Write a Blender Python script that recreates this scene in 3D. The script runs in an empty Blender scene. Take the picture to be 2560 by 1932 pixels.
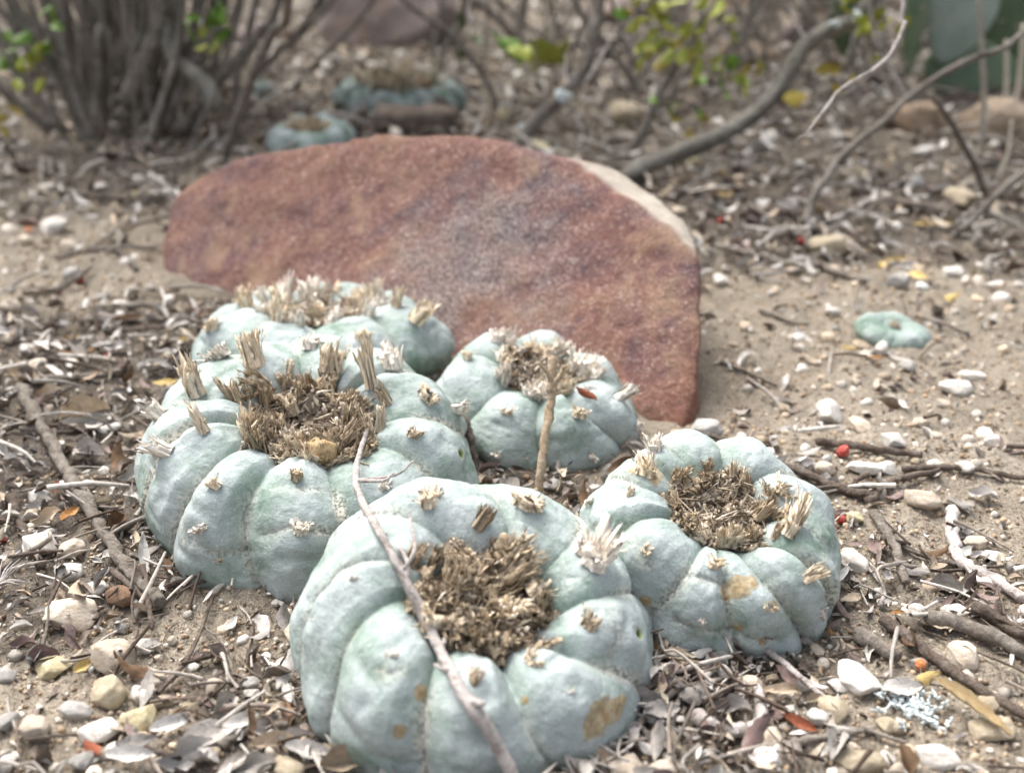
import bpy, math, random
import numpy as np
from mathutils import Vector, Matrix
from mathutils.bvhtree import BVHTree

R = math.radians
rng = np.random.default_rng(11)
rnd = random.Random(5)
scene = bpy.context.scene
col = scene.collection

# ------------------------------------------------------------------ camera
CAM_H, PITCH, FPX, CX, CY = 0.19, R(25), 2654.0, 1280.0, 966.0
cd = bpy.data.cameras.new('camera'); cam = bpy.data.objects.new('camera', cd); col.objects.link(cam)
cam.location = (0, 0, CAM_H); cam.rotation_euler = (math.pi / 2 - PITCH, 0, 0)
cd.sensor_width = 36.0; cd.lens = 36.0 * FPX / 2560.0
cd.clip_start = 0.005; cd.clip_end = 2000
cd.dof.use_dof = True; cd.dof.focus_distance = 0.318; cd.dof.aperture_fstop = 10.0
scene.camera = cam

# ------------------------------------------------------------------ sky and sun (bright overcast)
SUN_EL, SUN_AZ = R(58), R(-35)       # azimuth from +Y towards +X
w = bpy.data.worlds.new('World'); scene.world = w; w.use_nodes = True
nt = w.node_tree; nt.nodes.clear()
sky = nt.nodes.new('ShaderNodeTexSky'); sky.sky_type = 'NISHITA'; sky.sun_disc = False
sky.sun_elevation = SUN_EL; sky.sun_rotation = SUN_AZ; sky.dust_density = 6.0; sky.ozone_density = 0.6; sky.air_density = 1.0
hs = nt.nodes.new('ShaderNodeHueSaturation'); hs.inputs['Saturation'].default_value = 0.42
bg = nt.nodes.new('ShaderNodeBackground'); bg.inputs['Strength'].default_value = 0.115
ow = nt.nodes.new('ShaderNodeOutputWorld')
nt.links.new(sky.outputs[0], hs.inputs['Color']); nt.links.new(hs.outputs[0], bg.inputs['Color']); nt.links.new(bg.outputs[0], ow.inputs[0])
sd = bpy.data.lights.new('sun', 'SUN'); sun = bpy.data.objects.new('sun', sd); col.objects.link(sun)
sd.energy = 1.6; sd.angle = R(45); sd.color = (1.0, 0.98, 0.95)
sdir = Vector((math.sin(SUN_AZ) * math.cos(SUN_EL), math.cos(SUN_AZ) * math.cos(SUN_EL), math.sin(SUN_EL)))
sun.rotation_euler = sdir.to_track_quat('Z', 'Y').to_euler()
vs = scene.view_settings
vs.view_transform = 'Standard'; vs.look = 'None'; vs.gamma = 1.0; vs.use_curve_mapping = False
vs.exposure = 1.38
scene.cycles.max_bounces = 6; scene.cycles.diffuse_bounces = 3

# ------------------------------------------------------------------ pixel helpers (photograph pixels, 2560 wide)
FWD = Vector((0, math.cos(PITCH), -math.sin(PITCH))); UP = Vector((0, math.sin(PITCH), math.cos(PITCH))); RT = Vector((1, 0, 0))
EYE = Vector((0, 0, CAM_H))
def ray(x, y):
    return (FWD + RT * ((x - CX) / FPX) - UP * ((y - CY) / FPX)).normalized()
def at(x, y, z=0.0):
    d = ray(x, y); return EYE + d * ((z - CAM_H) / d.z)
def pt(x, y, hd):
    d = ray(x, y); return EYE + d * (hd / d.y)
def depth(p): return (Vector(p) - EYE).dot(FWD)
def px(n, p): return n * depth(p) / FPX            # n pixels at the depth of p, in metres

# ------------------------------------------------------------------ numpy noise
_tab = rng.random(65536).astype(np.float64)
def _h(i, j, k): return _tab[((i * 73856093) ^ (j * 19349663) ^ (k * 83492791)) & 65535]
def vnoise(p):
    p = np.asarray(p, float); i = np.floor(p).astype(np.int64); f = p - i; f = f * f * f * (f * (f * 6 - 15) + 10)
    x, y, z = i[..., 0], i[..., 1], i[..., 2]; fx, fy, fz = f[..., 0], f[..., 1], f[..., 2]
    def L(a, b, t): return a + (b - a) * t
    return L(L(L(_h(x, y, z), _h(x + 1, y, z), fx), L(_h(x, y + 1, z), _h(x + 1, y + 1, z), fx), fy),
             L(L(_h(x, y, z + 1), _h(x + 1, y, z + 1), fx), L(_h(x, y + 1, z + 1), _h(x + 1, y + 1, z + 1), fx), fy), fz) * 2 - 1
def fbm(p, o=4, g=0.5):
    p = np.asarray(p, float); s = 0; a = 1.0
    for k in range(o):
        s = s + a * vnoise(p * (2.03 ** k) + 17.3 * k); a *= g
    return s

# ------------------------------------------------------------------ mesh and object helpers
def mesh_np(name, v, f, smooth=True, attrs=None, colors=None):
    """v (N,3), f (M,k) one polygon size, or a list of such arrays"""
    fl = f if isinstance(f, list) else [f]
    fl = [np.asarray(a, np.int32) for a in fl if len(a)]
    me = bpy.data.meshes.new(name)
    v = np.ascontiguousarray(v, np.float32)
    me.vertices.add(len(v)); me.vertices.foreach_set('co', v.ravel())
    nl = sum(a.size for a in fl); npoly = sum(len(a) for a in fl)
    me.loops.add(nl); me.polygons.add(npoly)
    me.loops.foreach_set('vertex_index', np.concatenate([a.ravel() for a in fl]))
    tot = np.concatenate([np.full(len(a), a.shape[1], np.int32) for a in fl])
    st = np.concatenate([[0], np.cumsum(tot)[:-1]]).astype(np.int32)
    me.polygons.foreach_set('loop_start', st); me.polygons.foreach_set('loop_total', tot)
    me.polygons.foreach_set('use_smooth', np.full(npoly, smooth))
    for k, a in (attrs or {}).items():
        at_ = me.attributes.new(k, 'FLOAT', 'POINT'); at_.data.foreach_set('value', np.ascontiguousarray(a, np.float32).ravel())
    if colors is not None:
        c = np.ones((len(v), 4), np.float32); c[:, :3] = colors
        ca = me.color_attributes.new('tint', 'FLOAT_COLOR', 'POINT'); ca.data.foreach_set('color', c.ravel())
    me.update(calc_edges=True)
    return me
def link(name, me, mat, parent=None, kind=None):
    o = bpy.data.objects.new(name, me); col.objects.link(o)
    if mat is not None and me is not None and not me.materials: me.materials.append(mat)
    if parent is not None: o.parent = parent
    if kind: o['kind'] = kind
    return o
def tag(o, label, cat, group=None):
    o['label'] = label; o['category'] = cat
    if group: o['group'] = group
    return o
def empty(name, loc=(0, 0, 0)):
    o = bpy.data.objects.new(name, None); col.objects.link(o); o.location = loc; o.empty_display_size = 0.01
    return o

class MB:                                    # mesh collector
    def __init__(s): s.v = []; s.q = []; s.t = []; s.c = []; s.n = 0
    def add(s, v, q=None, t=None, c=None):
        v = np.asarray(v, float)
        if q is not None and len(q): s.q.append(np.asarray(q, np.int64) + s.n)
        if t is not None and len(t): s.t.append(np.asarray(t, np.int64) + s.n)
        if c is not None:
            c = np.asarray(c, float); s.c.append(np.broadcast_to(c, (len(v), 3)))
        s.v.append(v); s.n += len(v)
    def mesh(s, name, smooth=True):
        f = []
        if s.q: f.append(np.concatenate(s.q))
        if s.t: f.append(np.concatenate(s.t))
        return mesh_np(name, np.concatenate(s.v), f, smooth, colors=np.concatenate(s.c) if s.c else None)

def smoothpath(pts, n):
    p = np.asarray(pts, float)
    if len(p) == 2: return p[0] + (p[1] - p[0]) * np.linspace(0, 1, n)[:, None]
    q = np.vstack([2 * p[0] - p[1], p, 2 * p[-1] - p[-2]]); out = []
    m = len(p) - 1
    for u in np.linspace(0, m, n):
        i = min(int(u), m - 1); f = u - i
        a, b, c, d = q[i], q[i + 1], q[i + 2], q[i + 3]
        out.append(0.5 * ((2 * b) + (-a + c) * f + (2 * a - 5 * b + 4 * c - d) * f * f + (-a + 3 * b - 3 * c + d) * f ** 3))
    return np.array(out)
def tube(path, rad, sides=7, wob=0.12, seed=0, jit=0.0):
    """closed tapered tube along path (n,3); rad (n,) ; wob = bark unevenness"""
    path = np.array(path, float); n = len(path); rad = np.broadcast_to(np.asarray(rad, float), (n,)).copy()
    g = np.random.default_rng(seed)
    if jit: path = path + g.normal(0, 1, path.shape) * (jit * rad[:, None])
    tan = np.gradient(path, axis=0); tan /= np.linalg.norm(tan, axis=1)[:, None] + 1e-12
    ref = np.array([0.31, 0.17, 0.93]); a = np.cross(tan, ref); a /= np.linalg.norm(a, axis=1)[:, None] + 1e-12
    b = np.cross(tan, a); th = np.linspace(0, 2 * math.pi, sides, endpoint=False)
    rr = rad[:, None] * (1 + wob * g.normal(0, 1, (n, sides)) * 0.7 + wob * g.normal(0, 1, (n, 1)) * 0.5 + wob * g.normal(0, 1, (1, sides)))
    v = path[:, None] + a[:, None] * (np.cos(th)[None, :, None] * rr[..., None]) + b[:, None] * (np.sin(th)[None, :, None] * rr[..., None])
    i = np.arange(n - 1)[:, None] * sides; j = np.arange(sides)[None]; k = (j + 1) % sides
    q = np.stack([i + j, i + k, i + sides + k, i + sides + j], -1).reshape(-1, 4)
    v = np.vstack([v.reshape(-1, 3), path[:1], path[-1:]])
    t = []
    for s in range(sides):
        t.append([n * sides, (s + 1) % sides, s]); t.append([n * sides + 1, (n - 1) * sides + s, (n - 1) * sides + (s + 1) % sides])
    return v, q, np.array(t)

# ------------------------------------------------------------------ materials
class NT:
    def __init__(s, name, rough=0.8, spec=0.25):
        s.m = bpy.data.materials.new(name); s.m.use_nodes = True; s.t = s.m.node_tree
        s.b = s.t.nodes['Principled BSDF']; s.b.inputs['Roughness'].default_value = rough
        s.b.inputs['Specular IOR Level'].default_value = spec
        s.co = s.n('ShaderNodeTexCoord').outputs['Object']
    def n(s, k): return s.t.nodes.new(k)
    def l(s, a, b): s.t.links.new(a, b)
    def noise(s, scale, detail=4, rough=0.6, dist=0.0, co=None, out='Fac'):
        n = s.n('ShaderNodeTexNoise'); n.inputs['Scale'].default_value = scale; n.inputs['Detail'].default_value = detail
        n.inputs['Roughness'].default_value = rough; n.inputs['Distortion'].default_value = dist
        s.l(co if co is not None else s.co, n.inputs['Vector']); return n.outputs[out]
    def map(s, scale):
        n = s.n('ShaderNodeMapping'); n.inputs['Scale'].default_value = scale; s.l(s.co, n.inputs['Vector']); return n.outputs[0]
    def ramp(s, fac, stops, interp='LINEAR'):
        n = s.n('ShaderNodeValToRGB'); n.color_ramp.interpolation = interp
        e = n.color_ramp.elements
        while len(e) < len(stops): e.new(0.5)
        for k, (p, c) in enumerate(stops):
            e[k].position = p; e[k].color = (c, c, c, 1) if isinstance(c, (int, float)) else (*c, 1)
        s.l(fac, n.inputs['Fac']); return n.outputs['Color']
    def mix(s, fac, a, b, mode='MIX'):
        n = s.n('ShaderNodeMix'); n.data_type = 'RGBA'; n.blend_type = mode
        for sock, v in ((n.inputs[0], fac), (n.inputs[6], a), (n.inputs[7], b)):
            if isinstance(v, (int, float)): sock.default_value = v
            elif isinstance(v, tuple): sock.default_value = (*v, 1)
            else: s.l(v, sock)
        return n.outputs[2]
    def math(s, op, a, b=None, clamp=False):
        n = s.n('ShaderNodeMath'); n.operation = op; n.use_clamp = clamp
        for sock, v in ((n.inputs[0], a), (n.inputs[1], b)):
            if v is None: continue
            if isinstance(v, (int, float)): sock.default_value = v
            else: s.l(v, sock)
        return n.outputs[0]
    def attr(s, name, out='Fac'):
        n = s.n('ShaderNodeAttribute'); n.attribute_name = name; return n.outputs[out]
    def rand(s): return s.n('ShaderNodeObjectInfo').outputs['Random']
    def color(s, c):
        if isinstance(c, tuple): s.b.inputs['Base Color'].default_value = (*c, 1)
        else: s.l(c, s.b.inputs['Base Color'])
    def bump(s, h, dist, strength=1.0):
        n = s.n('ShaderNodeBump'); n.inputs['Distance'].default_value = dist; n.inputs['Strength'].default_value = strength
        s.l(h, n.inputs['Height'])
        if s.b.inputs['Normal'].links: s.l(s.b.inputs['Normal'].links[0].from_socket, n.inputs['Normal'])
        s.l(n.outputs[0], s.b.inputs['Normal'])
    def hsv(s, c, v=None, sat=1.0, hue=0.5):
        n = s.n('ShaderNodeHueSaturation'); n.inputs['Saturation'].default_value = sat; n.inputs['Hue'].default_value = hue
        s.l(c, n.inputs['Color'])
        if v is not None:
            if isinstance(v, (int, float)): n.inputs['Value'].default_value = v
            else: s.l(v, n.inputs['Value'])
        return n.outputs[0]

def mat_ground():
    k = NT('sandy_soil', 0.95, 0.1)
    big = k.noise(9, 5, 0.6); mid = k.noise(60, 5, 0.65); fine = k.noise(700, 3, 0.7); grain = k.noise(2200, 2, 0.6)
    c = k.ramp(big, [(0.3, (0.46, 0.385, 0.295)), (0.5, (0.58, 0.500, 0.395)), (0.7, (0.66, 0.58, 0.475))])
    c = k.mix(k.ramp(mid, [(0.38, 0.0), (0.62, 1.0)]), k.mix(0.35, c, (0.19, 0.15, 0.115)), c)
    c = k.mix(k.ramp(fine, [(0.33, 0.7), (0.5, 0.0)]), c, (0.16, 0.125, 0.095))
    c = k.mix(k.ramp(grain, [(0.56, 0.0), (0.68, 0.8)]), c, (0.55, 0.47, 0.37))
    lit = k.attr('litter')
    c = k.mix(k.math('MULTIPLY', k.ramp(lit, [(0.35, 0.0), (0.85, 1.0)]), 0.68), c, (0.125, 0.104, 0.086))
    k.color(c); k.bump(k.noise(350, 4, 0.7), 0.004, 0.9); k.bump(fine, 0.0012, 0.8); k.bump(grain, 0.0005, 0.8)
    return k.m
def mat_skin(name, seed=0.0, green=0.0):
    k = NT(name, 0.68, 0.22)
    mp = k.n('ShaderNodeMapping'); mp.inputs['Location'].default_value = (seed, seed * 1.7, 0); k.l(k.co, mp.inputs['Vector']); k.co = mp.outputs[0]
    big = k.noise(52, 4, 0.6, 0.6); mid = k.noise(230, 5, 0.7, 0.4); fine = k.noise(1500, 3, 0.65); pin = k.noise(3800, 2, 0.5)
    bloom = (0.392, 0.442, 0.432); mint = (0.292, 0.355, 0.320); deep = (0.145, 0.212, 0.166)
    a = k.math('ADD', k.math('MULTIPLY', big, 0.66), k.math('MULTIPLY', mid, 0.40))
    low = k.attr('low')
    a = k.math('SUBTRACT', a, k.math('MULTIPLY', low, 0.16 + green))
    a = k.math('ADD', a, k.math('SUBTRACT', k.math('MULTIPLY', k.attr('tub'), 0.13), 0.05))
    c = k.ramp(a, [(0.37, deep), (0.475, mint), (0.585, bloom), (0.74, (0.45, 0.492, 0.495))])
    # bloom rubbed away in fine stipple, stronger towards the furrows
    st = k.math('ADD', k.math('MULTIPLY', fine, 0.75), k.math('MULTIPLY', pin, 0.25))
    rub = k.math('ADD', k.math('MULTIPLY', k.attr('furrow'), 0.13), k.math('MULTIPLY', low, 0.09))
    c = k.mix(k.math('MULTIPLY', k.ramp(k.math('ADD', st, rub), [(0.51, 0.0), (0.65, 1.0)]), 0.50), c, (0.185, 0.262, 0.215))
    # pale specks
    c = k.mix(k.ramp(k.noise(1150, 2, 0.5), [(0.69, 0.0), (0.735, 0.75)]), c, (0.66, 0.69, 0.65))
    # crusty cream deposit in furrows
    cr = k.math('MULTIPLY', k.attr('crust'), k.ramp(k.noise(900, 4, 0.7), [(0.40, 0.0), (0.50, 1.0)]))
    c = k.mix(cr, c, (0.76, 0.72, 0.62))
    # soil splashed and corky skin low down
    dirt = k.math('MULTIPLY', k.ramp(k.math('ADD', k.math('MULTIPLY', low, 0.55), k.math('MULTIPLY', k.noise(330, 6, 0.75, 0.4), 0.75)), [(0.66, 0.0), (0.84, 1.0)]), 0.7)
    c = k.mix(dirt, c, k.ramp(k.noise(700, 4, 0.7), [(0.35, (0.26, 0.215, 0.15)), (0.65, (0.48, 0.43, 0.34))]))
    # faint tan freckles
    c = k.mix(k.ramp(k.noise(240, 3, 0.6, 0.3), [(0.70, 0.0), (0.76, 0.55)]), c, (0.43, 0.37, 0.26))
    # scars: corky brown with a yellow rim
    s = k.attr('scar')
    s2 = k.math('ADD', s, k.math('MULTIPLY', k.math('SUBTRACT', k.noise(420, 5, 0.7), 0.5), 0.9))
    c = k.mix(k.ramp(s2, [(0.16, 0.0), (0.34, 0.8)]), c, k.ramp(k.noise(600, 4, 0.7), [(0.35, (0.30, 0.19, 0.075)), (0.6, (0.46, 0.36, 0.20))]))
    c = k.mix(k.ramp(s2, [(0.85, 0.0), (1.15, 0.6)]), c, (0.26, 0.15, 0.06))
    pit = k.attr('pit')
    c = k.mix(k.ramp(pit, [(0.2, 0.0), (0.45, 1.0)]), c, (0.30, 0.34, 0.18))
    c = k.mix(k.ramp(pit, [(0.55, 0.0), (0.8, 1.0)]), c, (0.10, 0.12, 0.03))
    k.color(c)
    k.bump(k.noise(200, 3, 0.5, 0.8), 0.0010, 0.4); k.bump(k.noise(1.0, 4, 0.65, 1.2, k.map((330, 330, 1100))), 0.0006, 0.5); k.bump(fine, 0.00012, 0.5); k.bump(cr, 0.0006, 0.8); k.bump(s2, 0.0006, 0.5)
    return k.m
def mat_straw(name, stops, scale=(11, 11, 1.5)):
    """dry fibrous stuff striped along local Z"""
    k = NT(name, 0.85, 0.15)
    st = k.noise(1.0, 5, 0.7, 0.3, k.map(scale)); bl = k.noise(3.5, 4, 0.6)
    c = k.ramp(k.math('ADD', k.math('MULTIPLY', st, 0.7), k.math('MULTIPLY', bl, 0.35)), stops)
    c = k.mix(1.0, c, k.attr('tint', 'Color'), 'MULTIPLY')
    c = k.hsv(c, k.math('ADD', k.math('MULTIPLY', k.rand(), 0.35), 1.05))
    k.color(c); k.bump(st, 0.0004, 0.7); return k.m
def mat_tint(name, rough=0.85, spec=0.2, sc=500, amp=0.35, bump=0.0006):
    """colour of each piece kept in the mesh, plus grain"""
    k = NT(name, rough, spec)
    n = k.noise(sc, 5, 0.65); c = k.mix(1.0, k.attr('tint', 'Color'), k.ramp(n, [(0.25, 1 - amp), (0.75, 1 + amp)]), 'MULTIPLY')
    k.color(c); k.bump(n, bump, 0.8); return k.m
def mat_pebble(name, c1, c2, stain=(0.30, 0.22, 0.14), pits=0.3):
    k = NT(name, 0.85, 0.2)
    co = k.n('ShaderNodeVectorMath'); co.operation = 'ADD'; k.l(k.co, co.inputs[0])
    cb = k.n('ShaderNodeCombineXYZ'); r = k.math('MULTIPLY', k.rand(), 40.0); k.l(r, cb.inputs[0]); k.l(r, cb.inputs[1]); k.l(cb.outputs[0], co.inputs[1]); k.co = co.outputs[0]
    c = k.mix(k.ramp(k.noise(1.3, 5, 0.65), [(0.35, 0.0), (0.65, 1.0)]), c1, c2)
    c = k.mix(k.math('MULTIPLY', k.ramp(k.noise(2.2, 5, 0.7, 0.8), [(0.46, 0.0), (0.64, 1.0)]), 0.6), c, stain)
    c = k.mix(k.math('MULTIPLY', k.ramp(k.noise(11, 3, 0.6), [(0.60, 0.0), (0.66, 1.0)]), pits), c, (0.12, 0.09, 0.07))
    c = k.hsv(c, k.math('ADD', k.math('MULTIPLY', k.rand(), 0.30), 0.82))
    k.color(c); k.bump(k.noise(3.2, 5, 0.7), 0.0009, 0.7); k.bump(k.noise(16, 3, 0.7), 0.0002, 0.6); return k.m
def mat_leaf(name, c1, c2, edge=None):
    k = NT(name, 0.9, 0.08)
    n = k.noise(3.5, 5, 0.65); f = k.noise(1.0, 4, 0.7, 0.0, k.map((2.5, 22, 5)))
    c = k.mix(k.ramp(k.math('ADD', k.math('MULTIPLY', n, 0.6), k.math('MULTIPLY', f, 0.4)), [(0.36, 0.0), (0.64, 1.0)]), c1, c2)
    c = k.mix(k.ramp(k.noise(9, 3, 0.6), [(0.62, 0.0), (0.7, 0.6)]), c, tuple(x * 0.35 for x in c1))
    c = k.hsv(c, k.math('ADD', k.math('MULTIPLY', k.rand(), 0.45), 0.75))
    k.color(c); k.bump(f, 0.0005, 0.8); k.bump(n, 0.0006, 0.6); return k.m
def mat_bark(name, c1, c2, c3, sc=1.0):
    k = NT(name, 0.9, 0.15)
    a = k.noise(160 * sc, 6, 0.7, 0.5); b = k.noise(900 * sc, 4, 0.7)
    c = k.ramp(k.math('ADD', k.math('MULTIPLY', a, 0.65), k.math('MULTIPLY', b, 0.35)), [(0.36, c1), (0.50, c2), (0.64, c3)])
    c = k.hsv(c, k.math('ADD', k.math('MULTIPLY', k.rand(), 0.3), 0.85))
    k.color(c); k.bump(a, 0.0022 / sc, 0.8); k.bump(b, 0.0008 / sc, 0.8); return k.m
def mat_rock(name, cols, fleck=(0.62, 0.52, 0.44), pale=None, sc=1.0):
    k = NT(name, 0.88, 0.18)
    a = k.noise(15 * sc, 6, 0.62, 0.8); b = k.noise(75 * sc, 6, 0.7, 0.4); f = k.noise(420 * sc, 4, 0.7); g = k.noise(900 * sc, 3, 0.65)
    c = k.ramp(k.math('ADD', k.math('MULTIPLY', a, 0.70), k.math('MULTIPLY', b, 0.30)), cols)
    c = k.mix(k.ramp(f, [(0.30, 0.75), (0.48, 0.0)]), c, k.mix(0.65, c, (0.07, 0.04, 0.045)))
    fl = k.math('MULTIPLY', k.ramp(k.math('ADD', k.math('MULTIPLY', g, 0.6), k.math('MULTIPLY', f, 0.4)), [(0.52, 0.0), (0.64, 1.0)]), k.ramp(b, [(0.36, 0.25), (0.58, 1.0)]))
    c = k.mix(k.math('MULTIPLY', fl, 0.7), c, fleck)
    c = k.mix(k.math('MULTIPLY', k.ramp(k.noise(23 * sc, 5, 0.65, 0.5), [(0.50, 0.0), (0.64, 1.0)]), 0.6), c, (0.34, 0.235, 0.155))
    if pale:
        c = k.mix(k.attr('pale'), c, k.ramp(b, [(0.3, tuple(x * 0.8 for x in pale)), (0.7, pale)]))
        dk = k.attr('crystal'); nn = k.ramp(g, [(0.46, 0.0), (0.56, 1.0)])
        c = k.mix(k.math('MULTIPLY', dk, 0.7), c, k.mix(nn, (0.085, 0.07, 0.082), (0.42, 0.375, 0.345)))
        c = k.mix(k.math('MULTIPLY', k.attr('rust'), 0.75), c, k.ramp(b, [(0.3, (0.20, 0.085, 0.05)), (0.7, (0.29, 0.145, 0.085))]))
    k.color(c); k.bump(b, 0.004 / sc, 0.6); k.bump(f, 0.0016 / sc, 0.8); k.bump(g, 0.0006 / sc, 0.8); return k.m
def mat_plain(name, c1, c2, sc=300, rough=0.7, spec=0.3):
    k = NT(name, rough, spec); n = k.noise(sc, 4, 0.6)
    k.color(k.hsv(k.mix(k.ramp(n, [(0.35, 0.0), (0.65, 1.0)]), c1, c2), k.math('ADD', k.math('MULTIPLY', k.rand(), 0.4), 0.8))); k.bump(n, 0.0006, 0.6); return k.m

M = {}
M['ground'] = mat_ground()
STRAW = [(0.30, (0.24, 0.165, 0.095)), (0.44, (0.50, 0.40, 0.275)), (0.58, (0.68, 0.585, 0.455)), (0.72, (0.80, 0.73, 0.62))]
WHITE = [(0.28, (0.42, 0.345, 0.27)), (0.40, (0.68, 0.61, 0.52)), (0.60, (0.76, 0.70, 0.62)), (0.75, (0.84, 0.79, 0.72))]
BROWN = [(0.28, (0.10, 0.070, 0.045)), (0.43, (0.27, 0.205, 0.135)), (0.58, (0.45, 0.365, 0.26)), (0.74, (0.65, 0.565, 0.445))]
M['straw'] = mat_straw('dry_straw', STRAW); M['white'] = mat_straw('bleached_fibre', WHITE); M['brown'] = mat_straw('dry_brown_flower', BROWN)
M['wool'] = mat_tint('matted_wool', 0.9, 0.1, 700, 0.4)
M['chips'] = mat_tint('litter_chips', 0.85, 0.2, 500, 0.4); M['grain'] = mat_tint('gravel_grains', 0.85, 0.2, 900, 0.3)
M['p_white'] = mat_pebble('white_limestone', (0.62, 0.585, 0.53), (0.76, 0.73, 0.68), (0.46, 0.37, 0.28), 0.3)
M['p_cream'] = mat_pebble('cream_limestone', (0.56, 0.47, 0.37), (0.68, 0.60, 0.50), (0.40, 0.29, 0.19), 0.25)
M['p_beige'] = mat_pebble('beige_stone', (0.40, 0.33, 0.235), (0.50, 0.43, 0.32), (0.28, 0.22, 0.14), 0.3)
M['p_grey'] = mat_pebble('grey_stone', (0.36, 0.345, 0.32), (0.48, 0.46, 0.43), (0.25, 0.22, 0.19), 0.3)
M['p_brown'] = mat_pebble('brown_stone', (0.22, 0.135, 0.085), (0.32, 0.21, 0.14), (0.14, 0.09, 0.06), 0.3)
M['p_yellow'] = mat_pebble('yellowish_stone', (0.50, 0.43, 0.27), (0.60, 0.54, 0.36), (0.36, 0.27, 0.14), 0.2)
M['l_grey'] = mat_leaf('grey_dead_leaf', (0.30, 0.27, 0.24), (0.46, 0.425, 0.39))
M['l_silver'] = mat_leaf('silver_dead_leaf', (0.44, 0.41, 0.375), (0.62, 0.585, 0.545))
M['l_tan'] = mat_leaf('tan_dead_leaf', (0.38, 0.30, 0.215), (0.55, 0.455, 0.345))
M['l_brown'] = mat_leaf('brown_dead_leaf', (0.125, 0.078, 0.048), (0.25, 0.165, 0.105))
M['l_plum'] = mat_leaf('plum_brown_leaf', (0.17, 0.112, 0.098), (0.30, 0.225, 0.205))
M['l_yellow'] = mat_leaf('yellow_fallen_leaf', (0.52, 0.36, 0.12), (0.66, 0.52, 0.26))
M['l_orange'] = mat_leaf('orange_brown_leaf', (0.30, 0.145, 0.055), (0.44, 0.25, 0.11))
M['l_red'] = mat_leaf('red_brown_leaf', (0.20, 0.060, 0.035), (0.32, 0.12, 0.07))
M['l_white'] = mat_leaf('white_flake', (0.62, 0.58, 0.53), (0.80, 0.77, 0.72))
M['l_pod'] = mat_leaf('straw_pod', (0.50, 0.40, 0.25), (0.68, 0.57, 0.39))
M['bark'] = mat_bark('grey_twig_bark', (0.085, 0.068, 0.055), (0.21, 0.18, 0.15), (0.36, 0.325, 0.285))
M['bark_dark'] = mat_bark('dark_twig_bark', (0.055, 0.040, 0.032), (0.13, 0.102, 0.082), (0.24, 0.20, 0.17))
M['bark_pale'] = mat_bark('bleached_twig', (0.24, 0.20, 0.18), (0.50, 0.45, 0.42), (0.68, 0.63, 0.60))
M['bark_brown'] = mat_bark('brown_stick', (0.22, 0.155, 0.10), (0.42, 0.32, 0.22), (0.62, 0.52, 0.40))
M['stem'] = mat_bark('shrub_bark', (0.105, 0.090, 0.076), (0.215, 0.19, 0.163), (0.34, 0.31, 0.275), 0.35)
M['stem_green'] = mat_bark('green_grey_bark', (0.125, 0.118, 0.097), (0.235, 0.22, 0.186), (0.35, 0.33, 0.29), 0.35)
M['green_leaf'] = mat_plain('fresh_green_leaf', (0.10, 0.20, 0.025), (0.19, 0.31, 0.05), 120, 0.5, 0.4)
M['lime_leaf'] = mat_plain('yellow_green_leaf', (0.24, 0.29, 0.035), (0.40, 0.41, 0.07), 120, 0.5, 0.4)
M['gold_leaf'] = mat_plain('golden_leaf', (0.34, 0.26, 0.04), (0.46, 0.36, 0.08), 120, 0.55, 0.35)
M['olive_leaf'] = mat_plain('olive_leaf', (0.05, 0.075, 0.025), (0.10, 0.125, 0.045), 120, 0.55, 0.35)
M['berry'] = mat_plain('red_berry', (0.28, 0.045, 0.035), (0.42, 0.09, 0.07), 1.6, 0.65, 0.25)
M['berry_o'] = mat_plain('orange_berry', (0.46, 0.16, 0.06), (0.58, 0.25, 0.10), 1.6, 0.65, 0.25)
M['lichen'] = mat_plain('pale_lichen', (0.50, 0.56, 0.56), (0.68, 0.72, 0.71), 900, 0.9, 0.1)
M['pad'] = mat_plain('prickly_pear_skin', (0.085, 0.130, 0.075), (0.14, 0.185, 0.105), 40, 0.55, 0.35)
M['pad_pale'] = mat_plain('pale_prickly_pear_skin', (0.22, 0.29, 0.25), (0.31, 0.37, 0.33), 40, 0.55, 0.35)
M['stalk'] = mat_plain('dry_grass_stalk', (0.36, 0.32, 0.25), (0.48, 0.43, 0.35), 200, 0.8, 0.2)
M['rock_red'] = mat_rock('red_sandstone', [(0.38, (0.105, 0.072, 0.080)), (0.46, (0.165, 0.086, 0.078)), (0.54, (0.215, 0.108, 0.082)), (0.64, (0.265, 0.165, 0.115))], pale=(0.52, 0.46, 0.385))
M['rock_purple'] = mat_rock('purple_grey_rock', [(0.30, (0.12, 0.095, 0.09)), (0.5, (0.24, 0.195, 0.185)), (0.7, (0.36, 0.31, 0.29))])
M['rock_tan'] = mat_rock('tan_rock', [(0.30, (0.24, 0.165, 0.11)), (0.5, (0.36, 0.27, 0.19)), (0.7, (0.46, 0.37, 0.28))], (0.62, 0.56, 0.48))
# ---- END OF MATERIALS

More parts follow.
